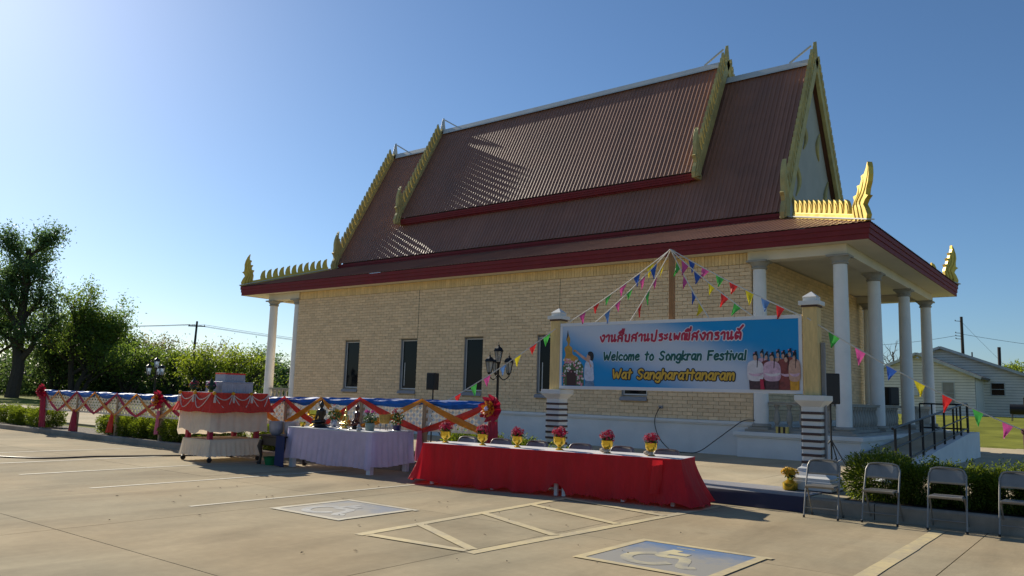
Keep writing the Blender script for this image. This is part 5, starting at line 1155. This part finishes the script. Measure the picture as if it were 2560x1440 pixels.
# street lamps
def lamp(label, x, y, z0, H, s_=1.0):
    o = thing('street_lamp', (x, y, z0), label, 'street lamp', 'four lantern street lamps'); z = z0
    MB().lathe([(.10,0),(.10,.06),(.06,.10),(.05,.5),(.055,.52),(.035,.56),(.03,H-.35),(.04,H-.33)], (x, y, z), 14).build('pole', 'dark_metal', o, smooth=40)
    def lantern(lx, ly, lz):
        q = MB().lathe([(.03*s_,0),(.05*s_,.03*s_),(.055*s_,.05*s_)], (lx, ly, lz), 6).lathe([(.115*s_,.30*s_),(.125*s_,.31*s_),(.10*s_,.37*s_),(.05*s_,.41*s_),(.02*s_,.43*s_),(.025*s_,.45*s_),(.008*s_,.47*s_),(.006*s_,.53*s_)], (lx, ly, lz), 6)
        for k in range(6):
            a = 2*math.pi*k/6; q.tube([(lx+.055*s_*math.cos(a), ly+.055*s_*math.sin(a), lz+.05*s_), (lx+.105*s_*math.cos(a), ly+.105*s_*math.sin(a), lz+.30*s_)], .006*s_, 5)
        la = q.build('lantern', 'dark_metal', o); MB().lathe([(.05*s_,.05*s_),(.098*s_,.30*s_)], (lx, ly, lz), 6).build('lantern_glass', 'lantern_glass', la)
        MB().lathe([(.02*s_,.05*s_),(.022*s_,.15*s_),(.01*s_,.18*s_)], (lx, ly, lz), 8).build('bulb', 'sill', la)
    lantern(x, y, z+H-.34)
    for k in range(3):
        a = .35+k*2.094; r = .27*s_; lx, ly = x+r*math.cos(a), y+r*math.sin(a); zz = z+H-.60
        MB().tube(smooth_pts([(x, y, z+H-.58), (x+.5*r*math.cos(a), y+.5*r*math.sin(a), z+H-.72), (lx, ly, zz-.04), (lx, ly, zz)], 5), .012*s_, 8).build('arm', 'dark_metal', o, smooth=True); lantern(lx, ly, zz)
lamp('bronze street lamp with four lanterns in front of the brick wall', -12.0, 14.9, .2, 2.48, 1.0)
lamp('black street lamp with four lanterns against the trees', -29.2, 15.6, .13, 2.40, 1.0)
# ================================================================== SHRUBS
def leaf_mat(name, a, b, trans=.45, isl=.35):
    ma, N, L, p = nodes_mat(name); g = N.new('ShaderNodeNewGeometry'); out = N['Material Output']
    c = N.new('ShaderNodeMix'); c.data_type = 'RGBA'; c.inputs['A'].default_value = (*a, 1); c.inputs['B'].default_value = (*b, 1); L.new(g.outputs['Random Per Island'], c.inputs['Factor'])
    L.new(c.outputs['Result'], p.inputs['Base Color']); p.inputs['Roughness'].default_value = .5; p.inputs['Specular IOR Level'].default_value = .35
    tr = N.new('ShaderNodeBsdfTranslucent'); hs = N.new('ShaderNodeHueSaturation'); hs.inputs['Saturation'].default_value = 1.1; hs.inputs['Value'].default_value = 1.7; hs.inputs['Hue'].default_value = .485
    L.new(c.outputs['Result'], hs.inputs['Color']); L.new(hs.outputs[0], tr.inputs['Color'])
    ms = N.new('ShaderNodeMixShader'); ms.inputs[0].default_value = trans; L.new(p.outputs[0], ms.inputs[1]); L.new(tr.outputs[0], ms.inputs[2]); L.new(ms.outputs[0], out.inputs['Surface'])
    return ma
leaf_mat('shrub_leaf', (.04, .07, .012), (.17, .22, .03), .5)
leaf_mat('tree_leaf_a', (.055, .105, .045), (.10, .165, .055), .55); leaf_mat('tree_leaf_b', (.075, .135, .032), (.15, .22, .04), .55)
leaf_mat('tree_leaf_bright', (.11, .165, .026), (.21, .27, .04), .55); leaf_mat('tree_leaf_olive', (.12, .125, .05), (.19, .18, .06), .5); leaf_mat('tree_leaf_dark', (.04, .075, .026), (.09, .135, .036), .5)
M('bark', (.055, .042, .032), .9, var=.3, scale=6, bump=.6, bscale=25); M('bark_grey', (.12, .105, .09), .9, var=.3, scale=6)
def leaf_object(name, ma, pts, size, parent, seed, droop=0, outward=None, aspect=.42):
    """one mesh of many leaf-sized quads at the given points"""
    rg = np.random.RandomState(seed); n = len(pts); pts = np.asarray(pts)
    a = rg.normal(size=(n, 3)); a[:, 2] -= droop
    if outward is not None: a += outward*1.2
    a /= np.linalg.norm(a, axis=1, keepdims=True)
    r = rg.normal(size=(n, 3)); b = np.cross(a, r); b /= np.linalg.norm(b, axis=1, keepdims=True)
    s = size*rg.uniform(.6, 1.35, (n, 1)); V = np.empty((n, 4, 3))
    c = np.cross(a, b)
    V[:, 0] = pts-a*s; V[:, 1] = pts+b*s*aspect+c*s*.12; V[:, 2] = pts+a*s; V[:, 3] = pts-b*s*aspect+c*s*.12
    off = woff(parent); V -= np.array(off)
    me = bpy.data.meshes.new(name); me.vertices.add(n*4); me.vertices.foreach_set('co', V.reshape(-1)); me.loops.add(n*4); me.loops.foreach_set('vertex_index', np.arange(n*4, dtype=np.int32))
    me.polygons.add(n); me.polygons.foreach_set('loop_start', np.arange(0, n*4, 4, dtype=np.int32)); me.update(calc_edges=True); me.materials.append(MATS[ma])
    o = bpy.data.objects.new(name, me); COL.objects.link(o); o.parent = parent; return o
def shrub(label, x, y, z, rx, ry, h, seed, n=3200, ma='shrub_leaf', size=.030, group='clipped shrubs along the kerb', spr=26):
    rg = np.random.RandomState(seed); o = thing('shrub', (x, y, z), label, 'shrub', group)
    d = rg.normal(size=(n, 3)); d /= np.linalg.norm(d, axis=1, keepdims=True)
    lump = 1+.10*np.sin(d[:, 0]*5+seed)+.09*np.sin(d[:, 1]*6+seed*2)+.08*np.sin(d[:, 2]*7+seed*.7)
    rad_ = (rg.rand(n)**.35)*lump; p = d*rad_[:, None]
    p[:, 2] = np.where(p[:, 2] < -.75, -.75, p[:, 2]); sq = np.sign(p[:, :2])*np.abs(p[:, :2])**.8
    P_ = np.stack([x+sq[:, 0]*rx, y+sq[:, 1]*ry, z+h*(.46+p[:, 2]*.56)], 1)
    # upright young shoots
    ex = []; out = list(d)
    for k in range(spr):
        a = rg.rand()*6.28; q = np.sqrt(rg.rand())*.8; bx, by = x+q*rx*math.cos(a), y+q*ry*math.sin(a); top = h*(.95-.3*q*q); ln = rg.uniform(.08, .24)
        for t in np.linspace(0, 1, 12): ex.append((bx+rg.normal()*.018, by+rg.normal()*.018, z+top*.93+ln*t)); out.append((0, 0, .4))
    P_ = np.concatenate([P_, np.array(ex)]); out = np.array(out)
    leaf_object('foliage', ma, P_, size, o, seed, outward=out*.5)
    mb = MB()
    for k in range(7):
        a = k*.9+seed; mb.tube([(x+.04*math.cos(a), y+.04*math.sin(a), z-.02), (x+rx*.35*math.cos(a), y+ry*.35*math.sin(a), z+h*.4), (x+rx*.55*math.cos(a), y+ry*.55*math.sin(a), z+h*.75)], [.014, .010, .004], 6)
    mb.build('stems', 'bark', o)
L_s = [(-31.2, 11.5, .75, .5, .62, 'at the far left edge of the picture'), (-29.7, 11.45, .62, .5, .58, 'second from the left edge of the picture'), (-28.25, 11.5, .72, .55, .66, 'left of the red wrapped fence post')]
for k, (x, y, rx, ry, h, l) in enumerate(L_s): shrub('round green shrub behind the kerb, '+l, x, y, .13, rx, ry, h, 400+k, 7000, size=.028)
L_s = [(-23.7, 'just right of the gap in the hedge'), (-22.75, 'behind the bare third fence post'), (-21.85, 'midway between the third post and the rosette'), (-20.95, 'left of the pink fence tail'), (-20.05, 'right of the pink fence tail'), (-19.2, 'left of the tiered cart'), (-18.3, 'behind the left corner of the tiered cart'), (-16.6, 'behind the tiered cart'), (-15.3, 'seen between the cart and the dark table')]
for k, (x, l) in enumerate(L_s): shrub('dark green shrub under the lattice fence, '+l, x, kerb_y(x)+.75+.1*math.sin(k*3), .13, .56, .50, .60+.04*math.sin(k*2.1), 420+k, 6000, size=.028)
L_s = [(-11.15, 12.65, .62, 'just right of the white table'), (-10.5, 12.75, .60, 'behind the left end of the red table'), (-9.7, 12.9, .52, 'behind the big rosette tail'), (-8.9, 13.0, .40, 'left of the striped sign post')]
for k, (x, y, h, l) in enumerate(L_s): shrub('leafy green shrub '+l, x, y, .2, .45, .38, h, 450+k, 5000, size=.026)
L_s = [(-3.08, 13.15, .52, .55, .70, 'biggest of the right hedge, behind the first two chairs'), (-2.45, 13.2, .45, .5, .60, 'between the second and third chairs'), (-1.95, 13.25, .45, .5, .56, 'behind the third chair'), (-1.45, 13.25, .45, .5, .58, 'right of the third chair'), (-1.0, 13.35, .45, .5, .68, 'behind the rightmost chair'), (-.3, 13.4, .5, .5, .72, 'at the right edge of the picture')]
for k, (x, y, rx, ry, h, l) in enumerate(L_s): shrub('bright green shrub '+l, x, y, .19, rx, ry, h, 470+k, 10000, size=.022, group='shrubs behind the right hand chairs', spr=70)
# ================================================================== TREES
def tree(label, x, y, z, H, spread, ma, seed, r0=.3, lean=(0, 0), tips=260, per=28, leaf=.20, clump=.65, base=.28, name='tree', group=None, bark='bark', levels=3, stems=1, cat='tree', open_=.0, droop=.25):
    rg = random.Random(seed); nr = np.random.RandomState(seed); o = thing(name, (x, y, z), label, cat, group); mb = MB(); ends = []
    def branch(p, d, ln, r, lv):
        n = 5; pts = [p]; rs = [r]; dd = d.copy()
        for i in range(n):
            dd = (dd+Vector((rg.gauss(0, .16), rg.gauss(0, .16), rg.gauss(.04, .10)))).normalized(); pts.append(pts[-1]+dd*(ln/n)); rs.append(r*(1-.62*(i+1)/n))
        mb.tube(pts, rs, 8 if lv == 0 else (6 if lv == 1 else 5), cap=False)
        if lv >= levels-1:
            for i in (2, 3, 4, 5): ends.append(pts[i])
            return
        k = (9 if lv == 0 else 6)
        for i in range(k):
            f = lerp(base if lv == 0 else .25, 1.0, (i+rg.random()*.7)/k); s_ = min(n-1, int(f*n)); t = f*n-s_; q = pts[s_].lerp(pts[s_+1], min(1, t)); rr_ = lerp(rs[s_], rs[s_+1], min(1, t))
            a = rg.random()*6.283 if lv else i*2.4+rg.random(); el = rg.uniform(.25, .85) if lv == 0 else rg.uniform(-.1, .8)
            side = Vector((math.cos(a)*math.cos(el), math.sin(a)*math.cos(el), math.sin(el))); nd = (side*.8+dd*.35).normalized() if lv == 0 else (side*.65+d*.55).normalized()
            L2 = (spread*(1.15-.55*f) if lv == 0 else ln*rg.uniform(.42, .68)); branch(q, nd, L2, rr_*.62, lv+1)
    for s_ in range(stems):
        a = s_*2.1+seed; d0 = Vector((lean[0]+(.22*math.cos(a) if stems > 1 else 0), lean[1]+(.22*math.sin(a) if stems > 1 else 0), 1)).normalized()
        branch(Vector((x+(.25*math.cos(a) if stems > 1 else 0), y+(.25*math.sin(a) if stems > 1 else 0), z-.1)), d0, H*.86*(1-.12*s_), r0*(1-.2*s_), 0)
    mb.build('trunk', bark, o, smooth=True, fix=False)
    if per:
        E_ = np.array([tuple(e) for e in ends]); 
        idx = nr.choice(len(E_), min(len(E_), tips), replace=False); E_ = E_[idx]; m_ = len(E_)
        P_ = np.repeat(E_, per, 0)+nr.normal(size=(m_*per, 3))*np.array([clump, clump, clump*.75])*nr.uniform(.45, 1.25, (m_, 1)).repeat(per, 0)
        P_ = P_[P_[:, 2] > z+.6]
        leaf_object('crown', ma, P_, leaf, o, seed, droop=droop)
    return o
def at(px, py, depth):
    v = RM.T @ np.array([(px-1280)/F_PX, (py-720)/F_PX, 1.0]); p = CAM+v*depth; return p
def gz(p): return gheight(p[0], p[1])
tl = [ # px, depth, height, spread, mat, r0, label, kwargs
 (32, 72, 16.2, 3.9, 'tree_leaf_a', .62, 'tallest dark green tree at the left edge, trunk bare near the ground', dict(tips=1400, per=14, leaf=.14, clump=.55, base=.22, levels=4)),
 (190, 76, 9.2, 4.2, 'tree_leaf_b', .34, 'leaning many stemmed tree beside the tallest one', dict(lean=(.16, .10), stems=3, tips=2600, per=6, leaf=.14, clump=.42, base=.25, levels=4)),
 (-60, 74, 13.0, 5.0, 'tree_leaf_b', .40, 'green tree half outside the left edge of the picture', dict(tips=1300, per=12, leaf=.15, clump=.6, base=.15, levels=4)),
 (130, 84, 7.4, 4.0, 'tree_leaf_dark', .25, 'dark tree behind the tallest one', dict(stems=2, tips=420, per=24, leaf=.2, clump=.9, base=.08)),
 (262, 88, 6.2, 4.0, 'tree_leaf_dark', .25, 'dark bushy tree behind the leaning one', dict(stems=3, tips=460, per=24, leaf=.2, clump=.9, base=.08)),
 (385, 92, 5.9, 3.8, 'tree_leaf_olive', .25, 'brownish olive tree behind the far street lamp', dict(tips=300, per=12, leaf=.15, clump=.6, base=.1, stems=2)),
 (440, 84, 4.0, 3.2, 'tree_leaf_b', .2, 'mid green tree left of the utility pole', dict(tips=300, per=14, leaf=.145, clump=.52, base=.08, stems=2)),
 (530, 96, 6.2, 3.4, 'tree_leaf_olive', .2, 'thin leaved tree right of the utility pole', dict(tips=240, per=9, leaf=.15, clump=.6, base=.15, stems=2)),
 (500, 78, 3.7, 3.2, 'tree_leaf_bright', .2, 'bright green bushy tree behind the tiered cart', dict(tips=300, per=14, leaf=.145, clump=.52, base=.06, stems=3)),
 (600, 82, 4.3, 3.4, 'tree_leaf_bright', .22, 'bright green tree left of the porch column', dict(tips=300, per=14, leaf=.145, clump=.52, base=.06, stems=3)),
 (640, 92, 5.6, 3.2, 'tree_leaf_a', .22, 'darker tree touching the porch column', dict(tips=260, per=12, leaf=.15, clump=.6, base=.1, stems=2)),
 (320, 80, 5.2, 3.2, 'tree_leaf_b', .2, 'low leafy tree right of the leaning one', dict(tips=300, per=14, leaf=.145, clump=.52, base=.06, stems=3)),
 (705, 120, 4.6, 2.6, 'tree_leaf_a', .2, 'small far tree seen between the porch columns', dict(tips=300, per=20, leaf=.2, clump=.7, base=.06, stems=2)),
 (2552, 92, 5.6, 2.6, 'tree_leaf_bright', .2, 'pale green tree behind the white house', dict(tips=240, per=16, leaf=.16, clump=.55, base=.3)),
]
for k, (px, dp, H, sp, ma_, r0, lab, kw) in enumerate(tl):
    p_ = at(px, 960, dp); tree(lab, p_[0], p_[1], gz(p_), H, sp, ma_, 700+k, r0, group='trees along the edge of the lawn' if px < 1000 else None, **kw)
p_ = at(2232, 900, 84); tree('bare grey dead tree behind the white house', p_[0], p_[1], gz(p_), 8.6, 2.4, 'tree_leaf_a', 731, .22, name='dead_tree', per=0, bark='bark_grey', levels=3, stems=2)
# low dark undergrowth at the wood's edge: one mass nobody could count
pts = []
rg = np.random.RandomState(5)
for k in range(26):
    px = -80+k*30; p_ = at(px, 960, 92+6*math.sin(k*2.2)); n = 1300 if k < 14 else 750; q = rg.normal(size=(n, 3))*np.array([2.2, 2.2, 1.0]); q[:, 2] = np.abs(q[:, 2])*(2.3 if k < 14 else 1.15); pts.append(q+np.array([p_[0], p_[1], gz(p_)+.1]))
leaf_object('undergrowth', 'tree_leaf_dark', np.concatenate(pts), .26, None, 77); tag(bpy.data.objects['undergrowth'], 'dark undergrowth along the edge of the wood', 'undergrowth', kind='stuff')
# ================================================================== UTILITY POLES AND WIRES
M('pole_dark', (.05, .04, .035), .9, var=.2); M('wire', (.05, .05, .055), .6)
pl = at(476, 950, 88); plx, ply = pl[0], pl[1]; pz = gz(pl)
o = thing('utility_pole', (plx, ply, pz), 'wooden utility pole with a crossarm among the trees', 'utility pole', 'utility poles')
topL = 1.6+(968-806)/F_PX*88
MB().tube([(plx, ply, pz), (plx+.18, ply+.12, topL)], [.17, .11], 10).build('pole', 'pole_dark', o, smooth=True)
ca = Vector((.79, .61, 0)); c0 = Vector((plx+.18, ply+.12, topL-.55)); MB().bar(c0-ca*.95, c0+ca*.95, .09, .11).build('crossarm', 'pole_dark', o)
for q in (-.85, -.3, .85): MB().lathe([(.03,0),(.05,.05),(.03,.12)], tuple(c0+ca*q+Vector((0,0,.06))), 8).build('insulator', 'pole_dark', o)
def wire(label, a, b, sag, r=.018):
    a = Vector(a); b = Vector(b); MB().tube([a.lerp(b, t)-Vector((0, 0, sag*4*t*(1-t))) for t in np.linspace(0, 1, 25)], r, 5).build('overhead_wire', 'wire', label=label, cat='wire', group='overhead power wires')
for k, q in enumerate((-.85, -.3, .85)):
    wn = ('the left end', 'the middle', 'the right end')[k]
    a = c0+ca*q+Vector((0, 0, .18)); wire('thin overhead wire leading left from '+wn+' of the crossarm', a, a+Vector((-40, -28, 1.2)), 1.1); wire('thin overhead wire leading right from '+wn+' of the crossarm', a, a+Vector((18, 52, -1.0+.2*k)), 1.2)
pr_ = at(2403, 950, 96); zb = gz(pr_); tp_ = at(2403, 792, 96)
o = thing('utility_pole', (pr_[0], pr_[1], zb), 'tall utility pole behind the white house', 'utility pole', 'utility poles')
MB().tube([(tp_[0], tp_[1], zb), (tp_[0], tp_[1], tp_[2])], [.22, .16], 10).build('pole', 'pole_dark', o, smooth=True)
for h in (.55, 2.0, 2.35, 2.7): MB().bar((tp_[0], tp_[1], tp_[2]-h), (tp_[0]-.62, tp_[1]-.45, tp_[2]-h+.03), .06, .06).lathe([(.04,0),(.06,.06),(.03,.14)], (tp_[0]-.6, tp_[1]-.44, tp_[2]-h+.03), 8).build('bracket', 'pole_dark', o)
T3 = Vector(tuple(tp_))
wire('overhead wire from the far pole to the right', T3-Vector((0, 0, 2.1)), T3+Vector((22, 17, -4.2)), .5, .022); wire('overhead wire sagging from the far pole towards the porch', T3-Vector((.6, .4, 2.3)), T3+Vector((-26, -12, -2.2)), 1.5, .022)
wire('thin guy wire slanting down from the far pole top', T3-Vector((0, 0, .6)), T3+Vector((5, 4, -7)), .1, .014)
# ================================================================== WHITE HOUSE
M('siding', (.78, .73, .63), .7, var=.06, scale=1.5, dirt=.12); M('house_roof', (.16, .155, .15), .85, var=.2, scale=4, dirt=.2); M('house_trim', (.50, .51, .49), .7, dirt=.15); M('door_grey', (.30, .28, .25), .7); M('ac_white', (.55, .56, .55), .5)
HG = 1.05
Hh = thing('white_house', (-11, 64, HG), 'white clapboard house with two low gables beyond the lawn', 'house')
def gable_wall(x0, x1, xp, zb, ze0, ze1, zp, y, name):
    """wall of lapped boards under a gable line, dark gaps painting the shadow under each board"""
    mb = MB(); st = .20; z = zb
    def span(zz):
        a = x0 if zz <= ze0 else lerp(x0, xp, (zz-ze0)/(zp-ze0)); b = x1 if zz <= ze1 else lerp(x1, xp, (zz-ze1)/(zp-ze1)); return a, b
    while z < zp-.03:
        z1 = min(z+st-.022, zp-.005); (a0, b0), (a1, b1) = span(z), span(z1)
        mb.add([(a0, y-.045, z), (b0, y-.045, z), (b1, y-.02, z1), (a1, y-.02, z1), (a0, y+.02, z), (b0, y+.02, z), (b1, y+.02, z1), (a1, y+.02, z1)], [(0,1,2,3), (0,4,5,1), (3,2,6,7)]); z += st
    w_ = MB().prism([(x0, zb), (x1, zb), (x1, ze1), (xp, zp), (x0, ze0)], (0, y, 0), (1,0,0), (0,0,1), (0, .15, 0)).build(name, 'house_roof', Hh)  # dark backing shows through the gaps as painted shadow lines
    mb.build('siding_boards', 'siding', w_); return w_
AX0, AX1, AXP = -15.5, -8.68, -12.28
w1 = gable_wall(AX0, AX1, AXP, HG-.4, 4.0, 3.86, 5.42, 64, 'wall'); w2 = gable_wall(-14.6, -2.6, -11.39, HG-.4, 4.9, 2.75, 6.12, 68, 'wall')
MB().box(AX1-.15, AX1, 64.1, 68, HG-.4, 3.8).build('wall', 'siding', Hh); MB().box(AX0, AX0+.15, 64.1, 68, HG-.4, 3.9).build('wall', 'siding', Hh)
def roof_slab(xa, za, xb, zb_, y0, y1, ov=.45):
    a = Vector((xa, 0, za)); b = Vector((xb, 0, zb_)); d = (b-a).normalized(); b = b+d*ov; nn = Vector((-d.z, 0, d.x)); nn = nn if nn.z > 0 else -nn
    q = [(a.x, a.z), (b.x, b.z), (b.x+nn.x*.14, b.z+nn.z*.14), (a.x+nn.x*.14, a.z+nn.z*.14)]
    r = MB().prism(q, (0, y0, 0), (1,0,0), (0,0,1), (0, y1-y0, 0)).build('roof', 'house_roof', Hh)
    MB().prism([(p_[0], p_[1]-(.05 if i < 2 else -.006)) for i, p_ in enumerate(q)], (0, y0-.04, 0), (1,0,0), (0,0,1), (0, .036, 0)).build('verge_board', 'house_trim', r)
roof_slab(AXP, 5.44, AX1, 3.88, 63.6, 70); roof_slab(AXP, 5.44, AX0, 4.02, 63.6, 70); roof_slab(-11.39, 6.14, -2.6, 2.77, 67.6, 80); roof_slab(-11.39, 6.14, -14.6, 4.92, 67.6, 80)
def house_win(x0, x1, z0, z1, y, ma='window_glass'):
    f = MB(); f.box(x0-.06, x1+.06, y-.08, y-.02, z0-.06, z0); f.box(x0-.06, x1+.06, y-.08, y-.02, z1, z1+.06); f.box(x0-.06, x0, y-.079, y-.021, z0, z1); f.box(x1, x1+.06, y-.079, y-.021, z0, z1); f.box(x0, x1, y-.07, y-.03, (z0+z1)/2-.02, (z0+z1)/2+.02)
    f = f.build('window', 'house_trim', Hh); MB().box(x0, x1, y-.045, y-.04, z0, z1).build('pane', ma, f)
house_win(-8.18, -7.37, 2.66, 3.52, 68); house_win(-10.70, -10.0, 1.95, 3.42, 64, 'door_grey')
MB().box(-12.7, -12.25, 63.6, 64, 2.45, 2.90).build('window_air_conditioner', 'ac_white', Hh, bevel=.02); MB().box(-9.1, -8.85, 67.9, 68.0, 1.9, 2.4).build('meter_box', 'sill', Hh)
MB().lathe([(.09,0),(.12,.06),(.05,.14),(.02,.18)], (-12.2, 63.6, 5.1), 10).build('flood_light', 'ac_white', Hh, smooth=40)
MB().tube([(-8.04, 72, 4.6), (-8.02, 72, 6.44)], .12, 10).build('vent_pipe', 'pole_dark', Hh, smooth=True); MB().tube([(-9.6, 70, 5.3), (-9.6, 70, 5.95)], .05, 8).build('vent_pipe', 'pole_dark', Hh)
# barrel smoker on the lawn
pg = at(2546, 1024, 46); zg = gz(pg)
o = thing('barrel_smoker', (pg[0], pg[1], zg), 'black barrel smoker grill on the lawn at the right edge', 'grill')
zc = pg[2]
MB().prism([(.30*math.cos(t), .30*math.sin(t)) for t in [2*math.pi*i/18 for i in range(18)]], (pg[0]-.4, pg[1], zc), (0,1,0), (0,0,1), (.95,0,0)).build('barrel', 'black', o, smooth=40)
for sx_, sy_ in ((-.3,-.2),(.45,-.2),(.45,.2),(-.3,.2)): MB().tube([(pg[0]+sx_, pg[1]+sy_, zc-.2), (pg[0]+sx_*1.1, pg[1]+sy_*1.3, zg)], .02, 6).build('leg', 'black', o)
MB().tube([(pg[0]+.3, pg[1], zc+.25), (pg[0]+.3, pg[1], zc+.7)], .05, 8).build('chimney', 'black', o)
# ================================================================== FALLEN LEAVES ON THE LOT
rg = np.random.RandomState(9); q = np.stack([rg.uniform(-12, -1, 60), rg.uniform(4.6, 10, 60), np.full(60, .012)], 1)
mb = MB()
for x, y, z in q:
    a = rg.rand()*6.28; s_ = rg.uniform(.012, .03); mb.add([(x+s_*math.cos(a), y+s_*math.sin(a), z), (x-s_*.5*math.sin(a), y+s_*.5*math.cos(a), z+.006), (x-s_*math.cos(a), y-s_*math.sin(a), z-.004), (x+s_*.5*math.sin(a), y-s_*.5*math.cos(a), z+.003)], [(0,1,2,3)])
M('dry_leaf', (.06, .04, .02), .9); mb.build('fallen_leaves', 'dry_leaf', fix=False, label='dry leaf crumbs scattered over the concrete', cat='leaves', kind='stuff')
